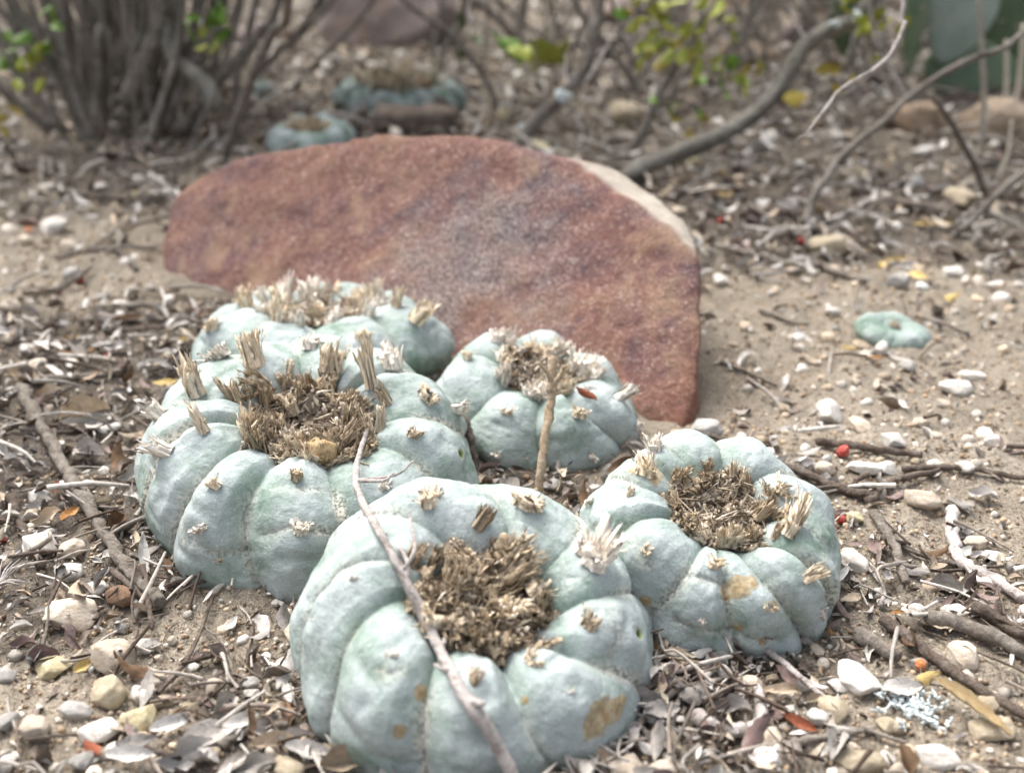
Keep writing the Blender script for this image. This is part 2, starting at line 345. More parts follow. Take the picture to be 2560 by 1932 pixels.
# ================================================================== ground
SAND = [(at(2120, 960), 0.11), (at(2420, 1010), 0.13), (at(110, 640), 0.09), (at(1880, 930), 0.09), (at(420, 640), 0.06), (at(2500, 900), 0.13)]
BARE = [(at(120, 1800), 0.030), (at(2480, 1880), 0.045), (at(560, 1560), 0.022)]
def litter_amount(x, y):
    """1 = thick leaf litter, 0 = bare sand"""
    x = np.asarray(x, float); y = np.asarray(y, float)
    v = np.ones(np.broadcast(x, y).shape) * 0.78
    for c, r in SAND + BARE:
        v = v - 1.1 * np.exp(-(((x - c.x) / r) ** 2 + ((y - c.y) / (r * 0.8)) ** 2))
    n = fbm(np.stack([x * 22, y * 22, 0 * x + 3.1], -1), 3)
    return np.clip(v + 0.28 * n + 0.12, 0.05, 1)
def gz(x, y):
    x = np.asarray(x, float); y = np.asarray(y, float); p = np.stack([x, y, 0 * x], -1); d = np.hypot(x, y)
    far = np.clip((d - 0.6) / 1.5, 0, 1)
    z = 0.0022 * fbm(p * 26, 3) + 0.0010 * fbm(p * 130 + 5, 3) + 0.02 * far * fbm(p * 3.0 + 9, 3)
    return z + 0.0015
def gz1(x, y): return float(gz(np.array([x]), np.array([y]))[0])

def build_ground():
    th = np.concatenate([np.linspace(-180, -64, 24), np.linspace(-62, 62, 430), np.linspace(64, 178, 24)]) * math.pi / 180
    r = np.concatenate([[0.0], np.geomspace(0.06, 2.6, 330), np.geomspace(2.8, 400, 40)])
    A, B = np.meshgrid(th, r); x = B * np.sin(A); y = B * np.cos(A)
    z = gz(x, y); z = np.where(B > 3, 0, z)
    z = z + 0.0007 * fbm(np.stack([x * 420, y * 420, 0 * x], -1), 2) * (B < 1.2)
    v = np.stack([x, y, z], -1).reshape(-1, 3); n, m = len(r), len(th)
    i = np.arange(n - 1)[:, None] * m; j = np.arange(m)[None]; k = (j + 1) % m
    q = np.stack([i + j, i + m + j, i + m + k, i + k], -1).reshape(-1, 4)
    lit = litter_amount(x, y).reshape(-1)
    o = link('ground', mesh_np('ground', v, q, True, {'litter': lit}), M['ground'], kind='structure')
    return o
build_ground()

BLOCK = []        # (x, y, r) circles that litter keeps out of
# ================================================================== cactus heads
PROF = np.array([(0.0, 0.78), (0.18, 0.78), (0.30, 0.82), (0.41, 0.93), (0.54, 1.0), (0.68, 0.985), (0.83, 0.87), (0.93, 0.66), (1.0, 0.40), (0.985, 0.18), (0.92, 0.0), (0.84, -0.2)])
_pp = smoothpath(PROF, 800); _s = np.concatenate([[0], np.cumsum(np.linalg.norm(np.diff(_pp * [1, 0.8], axis=0), axis=1))]); _s /= _s[-1]
def prof(t): return np.stack([np.interp(t, _s, _pp[:, 0]), np.interp(t, _s, _pp[:, 1])], -1)

def wrap(a): return (a + math.pi) % (2 * math.pi) - math.pi

class Head:
    def __init__(s, name, label, cx, cy, rad, hgt, tilt=(0, 0), stretch=(1, 1), furrows=(), areoles=(), creases=(), scars=(), pits=(), depth=0.020,
                 nth=540, nt_=210, seed=1, mat=None, crust=0.0, bump=0.056, rise=0.0, group=None, pucker=0.012):
        s.name = name; s.rad, s.hgt = rad, hgt; s.seed = seed; s.auto = []
        s.M = Matrix.Translation((cx, cy, gz1(cx, cy) + rise - 0.0022)) @ Matrix.Rotation(tilt[0], 4, 'X') @ Matrix.Rotation(tilt[1], 4, 'Y')
        s.Mi = s.M.inverted(); s.stretch = stretch
        g = np.random.default_rng(seed)
        # base surface for mapping pixels to (theta, t)
        th = np.linspace(-math.pi, math.pi, 180, endpoint=False); t = np.linspace(0, 1, 90)
        v, _ = s.base(th, t); s.bt = (th, t)
        s.bvh = s.tree(v, 180, 90)
        L = 1.55 * rad                                # meridian length, roughly
        # furrows: each (theta at t=.3, theta at t=.8, depth)
        F = []
        for f in furrows:
            if f[0] == 'a': F.append((R(f[1]), R(f[2]), f[3] if len(f) > 3 else 1.0))
            else:
                (t1, u1), (t2, u2) = s.tt(*f[0]), s.tt(*f[1]); k = wrap(t2 - t1) / max(abs(u2 - u1), 0.12) * np.sign(u2 - u1 + 1e-9)
                k = float(np.clip(k, -1.2, 1.2)); F.append((wrap(t1 + k * (0.3 - u1)), wrap(t1 + k * (0.3 - u1)) + k * 0.5, f[2] if len(f) > 2 else 1.0))
        F.sort(key=lambda f: f[0]); s.F = F; nF = len(F)
        th = np.linspace(-math.pi, math.pi, nth, endpoint=False); t = np.linspace(0, 1, nt_) ** 0.9
        v, nrm = s.base(th, t)                        # (T, N, 3)
        rho = prof(t)[:, 0]
        w = np.clip((t - 0.14) / 0.42, 0, 1) ** 0.9
        u = np.zeros((nt_, nth)); wid = np.zeros((nt_, nth)); fd = np.zeros((nt_, nth)); dist = np.full((nt_, nth), 9.0); fidx = np.zeros((nt_, nth), int)
        for i, tv in enumerate(t):
            ph = np.array([f[0] + (f[1] - f[0]) * np.clip((tv - 0.3) / 0.5, -0.3, 1.3) for f in F])
            ph = ph + 0.05 * np.array([math.sin(9 * tv + 2.1 * k + seed) for k in range(nF)])
            ph = np.maximum.accumulate(ph + np.arange(nF) * 1e-6)
            x = th.copy(); x = np.where(x < ph[0], x + 2 * math.pi, x)
            pe = np.append(ph, ph[0] + 2 * math.pi); k = np.clip(np.searchsorted(pe, x, 'right') - 1, 0, nF - 1)
            wd = np.maximum(pe[k + 1] - pe[k], 0.08); uu = 2 * (x - pe[k]) / wd - 1
            u[i] = np.clip(uu, -1, 1); wid[i] = wd; fidx[i] = k
            dl = np.array([f[2] for f in F]); a = np.where(uu < 0, dl[k], dl[(k + 1) % nF]); fd[i] = a
            dist[i] = (1 - np.abs(u[i])) * wd / 2 * max(rho[i], 0.1) * rad
        mean = 2 * math.pi / nF
        lift = 1 - np.abs(u) ** 2.4 * fd          # 1 on the rib, 0 in the furrow
        amp = depth * rad * (wid / mean) ** 0.35
        ribgain = g.normal(0, 0.022, nF)[fidx] * rad * np.clip(1 - u * u, 0, 1)
        d = w[:, None] * (amp * (lift - 1) + ribgain * 0.8)
        d = d - w[:, None] * rad * fd * (0.012 * np.exp(-dist / (0.06 * rad)) + 0.016 * np.exp(-dist / (0.012 * rad)))      # a sharp crease at the very bottom
        TH, T = np.meshgrid(th, t)
        # tubercles
        pos_r = np.maximum(rho, 0.05)[:, None] * rad
        areoles = list(areoles); have = [((R(a['at'][0]), a['at'][1]) if a.get('at') is not None else s.tt(*a['p'])) for a in areoles]
        if nth > 400:
            for k in range(nF):
                mid = 0.5 * (F[k][0] + (F[(k + 1) % nF][0] if k + 1 < nF else F[0][0] + 2 * math.pi))
                for tu in (0.30 + 0.04 * g.random(), 0.47 + 0.06 * g.random(), 0.68 + 0.06 * g.random()):
                    if all(h[0] is None or math.hypot(wrap(h[0] - mid) * 0.75, (h[1] - tu) * 1.5) > 0.24 for h in have):
                        areoles.append(dict(at=(math.degrees(wrap(mid + g.normal(0, 0.03))), tu), b=0.75, w=0.17)); s.auto.append((math.degrees(wrap(mid)), tu))
        tub = np.zeros(TH.shape)
        for a in areoles:
            if a.get('at') is not None: ta, ua = R(a['at'][0]), a['at'][1]
            else: ta, ua = s.tt(*a['p'])
            if ta is None: continue
            rr = np.hypot(wrap(TH - ta) * pos_r, (T - ua) * L)
            b = a.get('b', 1.0); sg = a.get('w', 0.19) * rad
            d = d + b * bump * rad * np.exp(-(rr / sg) ** 2) * np.clip(lift * 1.2, 0, 1) - pucker * rad * np.exp(-(rr / (0.035 * rad)) ** 2) * (b > 0)
            tub = np.maximum(tub, np.exp(-(rr / (0.20 * rad)) ** 2))
            # a shallow fold just under the tubercle
            fr = np.hypot(wrap(TH - ta) * pos_r / 1.9, (T - ua - 0.085) * L / 0.55)
            d = d - b * 0.017 * rad * np.exp(-(fr / (0.055 * rad)) ** 2) * (rho[:, None] > 0.5)
        for cr in creases:
            pts, dep, wd = cr; uv = [s.tt(*p) for p in pts]; best = np.full(TH.shape, 9.0)
            for (a0, b0), (a1, b1) in zip(uv[:-1], uv[1:]):
                if a0 is None or a1 is None: continue
                ex, ey = wrap(a1 - a0), (b1 - b0); X = wrap(TH - a0) * pos_r; Y = (T - b0) * L; DX = ex * pos_r; DY = ey * L
                q = np.clip((X * DX + Y * DY) / (DX * DX + DY * DY + 1e-12), 0, 1); best = np.minimum(best, np.hypot(X - q * DX, Y - q * DY))
            d = d - dep * rad * np.exp(-best / (wd * rad)); dist = np.minimum(dist, best + 0.0008)
        P = v.copy()
        d = d + 0.028 * rad * fbm(P / rad * 2.1 + seed, 3) + 0.0065 * rad * fbm(P / rad * 8 + seed, 3) + 0.0022 * rad * fbm(P / rad * 26 + seed, 2)
        v = v + nrm * d[..., None]
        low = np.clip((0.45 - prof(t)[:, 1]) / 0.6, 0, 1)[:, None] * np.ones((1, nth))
        fur = np.exp(-dist / 0.0022) * np.clip((t - 0.15) / 0.15, 0, 1)[:, None]
        cw = np.array([0.3 + 0.7 * g.random() for _ in range(nF)])
        near = np.where(u < 0, cw[fidx], cw[(fidx + 1) % nF])
        crs = np.clip(crust, 0, 2) * near * np.exp(-(dist / 0.0018) ** 2) * np.clip((t - 0.32) / 0.12, 0, 1)[:, None]
        W = v.reshape(-1, 3)
        sc = np.zeros(len(W)); pi_ = np.zeros(len(W)); nz = fbm(W * 260 + seed, 4)
        for (p, r_) in scars:
            h = s.hit0(*p)
            if h is None: continue
            h = np.array(s.Mi @ h); h = W[np.argmin(((W - h) ** 2).sum(1))]; rr = np.linalg.norm(W - h, axis=1) / (px(r_, s.M @ Vector(h)))
            sc = np.maximum(sc, np.clip(1.25 - rr * (1 + 0.35 * nz), 0, 1))
        for (p, r_) in pits:
            h = s.hit0(*p)
            if h is None: continue
            h = np.array(s.Mi @ h); h = W[np.argmin(((W - h) ** 2).sum(1))]; rr = np.linalg.norm(W - h, axis=1) / (px(r_, s.M @ Vector(h)))
            pi_ = np.maximum(pi_, np.clip(1.2 - rr, 0, 1))
        n3 = nrm.reshape(-1, 3); W = W - n3 * (np.clip(pi_ * 1.5 - 0.5, 0, 1) * 0.0008)[:, None]
        i = np.arange(nt_ - 1)[:, None] * nth; j = np.arange(nth)[None]; k = (j + 1) % nth
        q = np.stack([i + j, i + nth + j, i + nth + k, i + k], -1).reshape(-1, 4)
        s.root = empty(name); s.root.matrix_world = s.M
        tag(s.root, label, 'cactus', group)
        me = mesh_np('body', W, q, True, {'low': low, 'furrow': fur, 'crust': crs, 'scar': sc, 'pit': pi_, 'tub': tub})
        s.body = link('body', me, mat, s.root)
        s.W = W.reshape(nt_, nth, 3)
        # coarse tree of the finished surface for placing tufts and twigs
        sub = s.W[::3, ::4]; s.fine = s.tree(sub, sub.shape[1], sub.shape[0])
        a = np.linspace(0, 2 * math.pi, 10, endpoint=False)
        BLOCK.append((cx, cy - 0.03 * rad, rad * 0.88 * max(stretch)))
        HEADS.append(s)
    def base(s, th, t):
        p = prof(t); rho = p[:, 0] * s.rad; z = p[:, 1] * s.hgt
        dr = np.gradient(rho); dz = np.gradient(z); ln = np.hypot(dr, dz) + 1e-9; nr, nz = -dz / ln, dr / ln
        sx, sy = np.sin(th) * s.stretch[0], -np.cos(th) * s.stretch[1]
        v = np.stack([rho[:, None] * sx, rho[:, None] * sy, z[:, None] + 0 * sx], -1)
        n = np.stack([nr[:, None] * np.sin(th), -nr[:, None] * np.cos(th), nz[:, None] + 0 * th], -1)
        return v, n
    def tree(s, v, nth, nt_):
        i = np.arange(nt_ - 1)[:, None] * nth; j = np.arange(nth)[None]; k = (j + 1) % nth
        q = np.stack([i + j, i + nth + j, i + nth + k, i + k], -1).reshape(-1, 4)
        return BVHTree.FromPolygons([tuple(a) for a in v.reshape(-1, 3)], [tuple(a) for a in q.tolist()])
    def _cast(s, tr, x, y):
        o = s.Mi @ EYE; d = (s.Mi.to_3x3() @ ray(x, y)).normalized(); h = tr.ray_cast(o, d); return h
    def hit0(s, x, y):
        h = s._cast(s.bvh, x, y); return s.M @ h[0] if h[0] is not None else None
    def hit(s, x, y):
        for dx, dy in ((0, 0), (0, 8), (0, 16), (8, 8), (-8, 8), (0, 26), (14, 14), (-14, 14), (0, 40), (25, 25), (-25, 25), (0, -20), (-40, 20), (40, 20)):
            h = s._cast(s.fine, x + dx, y + dy)
            if h[0] is not None: return s.M @ h[0], (s.M.to_3x3() @ h[1]).normalized()
        return None
    def tt(s, x, y):
        h = s._cast(s.bvh, x, y); k = 0
        while h[0] is None and k < 12:               # pixel just off the head: step towards its centre
            k += 1; c = s.M @ Vector((0, 0, s.hgt * 0.7)); rel = c - EYE; dz = rel.dot(FWD)
            gx = CX + rel.dot(RT) / dz * FPX; gy = CY - rel.dot(UP) / dz * FPX
            h = s._cast(s.bvh, x + (gx - x) * 0.04 * k, y + (gy - y) * 0.04 * k)
        if h[0] is None: return None, None
        p = h[0]; th = math.atan2(p.x / s.stretch[0], -p.y / s.stretch[1])
        tt_ = s.bt[1]; pr = prof(tt_); r = math.hypot(p.x / s.stretch[0], p.y / s.stretch[1]) / s.rad; z = p.z / s.hgt
        k = int(np.argmin((pr[:, 0] - r) ** 2 + (pr[:, 1] - z) ** 2)); return th, float(tt_[k])
    def surf(s, deg, t):
        nt_, nth = s.W.shape[:2]; i = int(np.clip((t ** (1 / 0.9)) * (nt_ - 1), 0, nt_ - 2)); j = int((R(deg) + math.pi) / (2 * math.pi) * nth) % nth
        p = s.W[i, j]; n = np.cross(s.W[i + 1, j] - p, s.W[i, (j + 1) % nth] - p); n /= np.linalg.norm(n) + 1e-12
        p_, n_ = s.M @ Vector(p), (s.M.to_3x3() @ Vector(n)).normalized()
        if n_.dot(Vector(s.M.to_3x3() @ Vector((p[0], p[1], p[2] + 0.02)))) < 0: n_ = -n_
        return p_, n_
HEADS = []

# ---- dry tufts: a ragged fluted stub with loose splinters, base at the origin, along +Z, about 1 unit tall
def stub_mesh(seed, n=44, ragged=0.45, flare=0.25, bend=0.15, thin=1.0, core=0.8):
    """a bundle of dry fibres stuck together low down and fraying at the top"""
    g = np.random.default_rng(seed); mb = MB(); sq = 0.5 + 0.45 * g.random(); bx, by = g.normal(0, bend, 2); nt_ = 4 + int(g.integers(3)); lobes = g.random(nt_) * 6.283; lobh = 1 - ragged * g.random(nt_) ** 0.8
    if core:
        sd = 22; th = np.linspace(0, 2 * math.pi, sd, endpoint=False); fl = 1 + 0.17 * g.normal(0, 1, sd); rows = []; tz = core * (1 - 0.6 * ragged * np.repeat(g.random(sd // 2), 2))
        for f in np.linspace(0, 1, 6):
            r = (0.25 - 0.05 * math.sin(3 * f) + 0.10 * flare * f * f) * fl * (1 + 0.07 * g.normal(0, 1, sd)) * (1 if f < 0.99 else 0.8); z = f * tz * 0.8
            rows.append(np.stack([r * np.cos(th) + bx * z * z, sq * r * np.sin(th) + by * z * z, z], -1))
        rows.append(rows[-1] * [0.45, 0.45, 1] - [0, 0, 0.12]); v = np.concatenate(rows); m = len(rows); i = np.arange(m - 1)[:, None] * sd; j = np.arange(sd)[None]; k = (j + 1) % sd
        mb.add(v, np.stack([i + j, i + k, i + sd + k, i + sd + j], -1).reshape(-1, 4), None, np.concatenate([np.full((sd, 3), 0.72 + 0.25 * f) for f in np.linspace(0, 1, m)]) * (0.85 + 0.3 * g.random((len(v), 1))))
    for a in range(n):
        t0 = g.random() * 6.283; r0 = 0.30 * math.sqrt(0.2 + 0.8 * g.random()); l = int(np.argmin(np.abs((lobes - t0 + math.pi) % 6.283 - math.pi))); ln = lobh[l] * (1 - 0.6 * ragged * g.random()); z0 = g.random() * 0.3 * (g.random() < 0.4); tone = 0.66 + 0.6 * g.random()
        o = np.array([math.cos(t0), sq * math.sin(t0), 0]); sd = np.array([-math.sin(t0), sq * math.cos(t0), 0]); fr = g.normal(0, 0.09, 2); paper = a % 5 < 2
        w_ = (0.055 + 0.085 * g.random()) if paper else thin * (0.022 + 0.04 * g.random() ** 2); tipw = g.uniform(0.05, 0.9); pts = []; tw = g.normal(0, 0.5)
        for f in np.linspace(0, 1, 6):
            z = z0 + (ln - z0) * f; c = o * (r0 * (1 - 0.12 * math.sin(3.1 * f)) + flare * 0.22 * r0 / 0.3 * z * z) + np.array([bx * z * z + fr[0] * f * f, by * z * z + fr[1] * f * f, z])
            ww = w_ * (0.75 + 0.35 * math.sin(2.6 * f)) * (1 - (1 - tipw) * f ** 3) * (1 + 0.15 * g.normal()); e = sd * math.cos(tw * f) + o * math.sin(tw * f); nn_ = o * math.cos(tw * f) - sd * math.sin(tw * f); th_ = 0.010 if paper else ww * 0.8
            pts += [c - e * ww, c + nn_ * th_, c + e * ww, c - nn_ * th_ * 0.6]
        pts[-4] = pts[-4] + [0, 0, g.normal(0, 0.06)]; pts[-2] = pts[-2] + [0, 0, g.normal(0, 0.06)]
        q = []
        for b in range(5): q += [[b * 4 + i_, b * 4 + (i_ + 1) % 4, b * 4 + 4 + (i_ + 1) % 4, b * 4 + 4 + i_] for i_ in range(4)]
        q.append([20, 21, 22, 23]); mb.add(np.array(pts), q, None, np.full(3, tone))
    return mb.mesh('tuft_shape')
TUFTS = {}
def tuft_me(style, mat):
    key = (style, mat)
    if key not in TUFTS:
        kw = dict(tuft=dict(ragged=0.6, flare=0.7, n=40, core=0.62, thin=0.6), spike=dict(ragged=0.6, flare=-0.2, bend=0.22, n=26, core=0.92, thin=0.6), stub=dict(ragged=0.55, flare=0.2, n=44, core=0.8, thin=0.6), cone=dict(ragged=0.6, flare=-0.5, n=36, core=0.72, bend=0.1, thin=0.6),
                  wide=dict(ragged=0.75, flare=1.3, n=46, core=0.5, thin=0.55))[style]
        L = []
        for k in range(5):
            me = stub_mesh(100 * len(TUFTS) + k + 3, **kw); me.materials.append(M[mat]); L.append(me)
        TUFTS[key] = L
    return TUFTS[key]
def put_tuft(head, base, direc, length, width, style, mat, name='areole_tuft'):
    me = rnd.choice(tuft_me(style, mat)); o = link(name, me, None); width = min(width, 0.95 * length)
    z = Vector(direc).normalized(); x = z.orthogonal().normalized(); x = Matrix.Rotation(rnd.random() * 6.28, 3, z) @ x; y = z.cross(x)
    m = Matrix((x, y, z)).transposed().to_4x4(); s_ = Matrix.Diagonal((width / 0.44, width / 0.44, length, 1))
    o.parent = head.root; o.matrix_world = Matrix.Translation(base) @ m @ s_
    o.matrix_parent_inverse = Matrix.Identity(4); o.matrix_local = head.Mi @ (Matrix.Translation(base) @ m @ s_)
    return o
def tuft_px(head, b, tip, wpx, style='tuft', mat='straw', out=0.35, name='areole_tuft'):
    """base pixel on the head, tip pixel in the photograph; 'out' leans it along the surface normal"""
    h = head.hit(*b)
    if h is None: return
    p, n = h; dz = depth(p)
    vec = (RT * (tip[0] - b[0]) - UP * (tip[1] - b[1])) * (dz / FPX)
    ln = max(vec.length, 0.0012); wm = wpx * dz / FPX; d = vec + n * max(ln * out, wm * 0.75 - ln * 0.6)
    put_tuft(head, p - n * 0.0007, d, d.length, wpx * dz / FPX, style, mat, name)
# ---- END OF HEAD TOOLS

# ---- the woolly crown: a matted lumpy felt, curled fibres, flakes and crumbs
def wool(head, n=1500, spread=0.30, high=0.006, tones=((0.30, 0.20, 0.10), (0.46, 0.35, 0.22), (0.12, 0.075, 0.04)), seed=3, ln=(0.002, 0.006), thick=0.00022, crumbs=150, hole=0.0, mound=1.0, squash=1.0):
    g = np.random.default_rng(seed); mb = MB(); rad = head.rad; tones = np.array(tones); tones = (tones * 0.70 + tones.mean(1, keepdims=True) * 0.30) * 1.14; Rw = spread * rad; z0 = prof(np.array([0.02]))[0, 1] * head.hgt
    edge_ = lambda a: 0.90 + 0.17 * fbm(np.stack([np.cos(a) * 2.2, np.sin(a) * 2.2, 0 * a + seed], -1), 3)
    def top(x, y):
        x = np.asarray(x, float); y = np.asarray(y, float); f = np.hypot(x / head.stretch[0], y / (head.stretch[1] * squash)) / Rw; fe = f / edge_(np.arctan2(y, x))
        p = np.stack([x / Rw * 3.2, y / Rw * 3.2, 0 * x + seed * 3.3], -1)
        h = high * mound * np.clip(1.05 - fe ** 2.4, 0, 1) * np.clip(0.60 + 1.0 * fbm(p * 1.3, 3), 0.0, 1.7)
        if hole: h = h * np.clip((np.hypot(f, 0) - hole * (0.7 + 0.5 * vnoise(p))) / 0.22, 0.0, 1) 
        return np.interp(f * spread, PROF[:5, 0], PROF[:5, 1]) * head.hgt + 0.0006 + h
    m = 46; rr = np.linspace(0, 1.03, m); th = np.linspace(0, 2 * math.pi, 64, endpoint=False); A_, B_ = np.meshgrid(th, rr)
    B_ = B_ * edge_(A_); x = B_ * Rw * np.cos(A_) * head.stretch[0]; y = B_ * Rw * np.sin(A_) * head.stretch[1] * squash
    z = top(x, y) + 0.0010 * fbm(np.stack([x, y, 0 * x], -1) * 900 + seed, 3) * np.clip(1.1 - B_, 0, 1)
    i = np.arange(m - 1)[:, None] * 64; j = np.arange(64)[None]; k = (j + 1) % 64
    tn = np.clip(0.5 + 0.6 * fbm(np.stack([x, y, 0 * x], -1) * 420 + seed, 3), 0, 1)[..., None]; cc = (tones[0] * (1 - tn) + tones[1] * tn) * 0.75
    mb.add(np.stack([x, y, z], -1).reshape(-1, 3), np.stack([i + j, i + 64 + j, i + 64 + k, i + k], -1).reshape(-1, 4), None, cc.reshape(-1, 3))
    n = int(n * 1.1); nc = max(6, n // 34); ca = g.random(nc) * 6.283; cr_ = Rw * np.sqrt(g.random(nc)); cax = g.normal(0, 1, (nc, 3)) * [1, 1, 0.4] + [0, 0, 0.15]
    for k in range(n):
        c = g.integers(nc); x = cr_[c] * math.cos(ca[c]) + g.normal(0, Rw * 0.07); y = cr_[c] * math.sin(ca[c]) + g.normal(0, Rw * 0.07)
        if math.hypot(x, y) > Rw * 1.02 * float(edge_(np.array(math.atan2(y, x)))) or (hole and math.hypot(x, y) < hole * Rw * 0.9): continue
        x *= head.stretch[0]; y *= head.stretch[1] * squash; f = math.hypot(x / head.stretch[0], y / head.stretch[1] / squash) / Rw
        d = cax[c] + g.normal(0, 0.45, 3); d[2] = abs(d[2]) * 0.8 if g.random() < 0.75 else d[2]; d /= np.linalg.norm(d); L = g.uniform(*ln) * (0.25 + 0.6 * g.random() ** 2)
        p = np.array([x, y, float(top(x, y)) - 0.0004]); cv = g.normal(0, 1.4, 3) * [1, 1, 0.6]; pts = [p + d * L * u + cv * L * 0.75 * u * u for u in (0, 0.33, 0.66, 1.0)]
        v, q, t = tube(pts, np.array([1.0, 1.0, 0.8, 0.35]) * thick * g.uniform(0.6, 2.8), 3, 0, k)
        mb.add(v, q, t, tones[g.integers(len(tones))] * g.uniform(0.7, 1.4))
    for k in range(crumbs * 3):
        aa = g.random() * 6.283; rr = Rw * math.sqrt(g.random()) * float(edge_(np.array(aa))); x = rr * math.cos(aa) * head.stretch[0]; y = rr * math.sin(aa) * head.stretch[1] * squash
        s_ = g.uniform(0.0004, 0.0019) ** 1.0 * (rad / 0.045) * (0.5 + 0.35 * g.random()); v = ICO[g.integers(len(ICO))] * s_ * np.array([g.uniform(0.8, 2.0), g.uniform(0.4, 1.0), g.uniform(0.2, 0.7)])
        mb.add(v @ rotm(g) + [x, y, float(top(x, y)) + 0.0004], None, ICOF, tones[g.integers(len(tones))] * g.uniform(0.7, 1.7))
    return link('wool', mb.mesh('wool'), M['wool'], head.root, 'stuff')
def rotm(g):
    q = g.normal(0, 1, 4); q /= np.linalg.norm(q); w_, x, y, z = q
    return np.array([[1 - 2 * (y * y + z * z), 2 * (x * y - z * w_), 2 * (x * z + y * w_)], [2 * (x * y + z * w_), 1 - 2 * (x * x + z * z), 2 * (y * z - x * w_)], [2 * (x * z - y * w_), 2 * (y * z + x * w_), 1 - 2 * (x * x + y * y)]])
def ico(sub):
    import bmesh
    bm = bmesh.new(); bmesh.ops.create_icosphere(bm, subdivisions=sub, radius=1.0)
    v = np.array([a.co[:] for a in bm.verts]); f = np.array([[a.index for a in b.verts] for b in bm.faces]); bm.free(); return v, f
_v1, ICOF = ico(1)
ICO = [_v1 * (1 + 0.22 * fbm(_v1 * 0.9 + 7 * k, 2))[:, None] for k in range(8)]
_v2, ICOF2 = ico(2)

def crown_stubs(head, n, spread=(0.12, 0.30), length=(0.004, 0.008), width=(0.0022, 0.004), mats=('brown', 'brown', 'straw'), styles=('stub', 'tuft', 'spike'), lean=0.5, seed=1, lift=0.0015):
    g = random.Random(seed)
    for k in range(n):
        a = k / n * 6.283 + g.uniform(-0.3, 0.3); r = g.uniform(*spread) * head.rad
        p = Vector((r * math.cos(a) * head.stretch[0], r * math.sin(a) * head.stretch[1], head.hgt * (0.78 + 0.25 * (r / head.rad)) + lift))
        d = Vector((math.cos(a) * lean * g.uniform(-0.2, 1.2) + g.gauss(0, 0.2), math.sin(a) * lean * g.uniform(-0.2, 1.2) + g.gauss(0, 0.2), 1))
        put_tuft(head, head.M @ p, head.M.to_3x3() @ d, g.uniform(*length), g.uniform(*width), g.choice(styles), g.choice(mats), 'dried_flower')

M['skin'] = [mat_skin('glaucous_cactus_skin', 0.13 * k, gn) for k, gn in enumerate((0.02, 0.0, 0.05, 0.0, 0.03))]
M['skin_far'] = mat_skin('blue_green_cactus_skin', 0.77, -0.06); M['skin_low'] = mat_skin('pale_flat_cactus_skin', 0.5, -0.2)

# ---------- left head, the largest
A = Head('peyote_cactus', 'largest cactus head, left of the cluster, with a hollow brown woolly crown', -0.0705, 0.316, 0.0550, 0.0360, (R(15), R(7)), seed=2, mat=M['skin'][0], crust=1.7,
    furrows=[((662, 1180), (635, 1420), 1.15), ((828, 1175), (862, 1330), 1.0), ((510, 1170), (440, 1290), 1.1), ((590, 1075), (420, 1110), 0.8), ((560, 1000), (470, 1010), 0.7),
             ((900, 1120), (1050, 1180), 0.85), ((960, 1060), (1110, 1050), 0.7), ((900, 960), (985, 930), 0.8), ((860, 935), (880, 890), 0.9), ((745, 935), (735, 880), 0.7), ((650, 960), (620, 900), 0.8)],
    areoles=[dict(p=p) for p in ((546, 1214), (743, 1189), (1030, 1088), (959, 1214), (423, 1131), (514, 1078), (594, 1000), (637, 917), (826, 927), (926, 960), (1062, 990))]
        + [dict(p=p, w=0.2) for p in ((506, 1324), (753, 1324), (400, 1250), (1110, 1130))],
    creases=[(((690, 1235), (740, 1240), (800, 1232)), 0.012, 0.012), (((660, 1335), (745, 1320), (850, 1335)), 0.030, 0.03), (((500, 1350), (560, 1380), (625, 1375)), 0.026, 0.03), (((448, 1240), (470, 1300), (480, 1350)), 0.012, 0.03)],
    pits=[((1125, 1148), 17)])
wool(A, 2300, 0.40, 0.0070, ((0.27, 0.20, 0.125), (0.46, 0.375, 0.265), (0.11, 0.075, 0.045), (0.36, 0.28, 0.185), (0.56, 0.48, 0.37)), 3, (0.002, 0.006), 0.00020, 260, hole=0.34)
crown_stubs(A, 20, (0.26, 0.42), (0.007, 0.0145), (0.0036, 0.0068), seed=4, lean=0.25, mats=('brown', 'straw', 'brown'), styles=('stub', 'wide', 'tuft', 'stub'))
crown_stubs(A, 16, (0.16, 0.34), (0.008, 0.0140), (0.0036, 0.0070), seed=44, lean=0.45, mats=('brown', 'straw', 'brown'), styles=('stub', 'wide', 'tuft'))
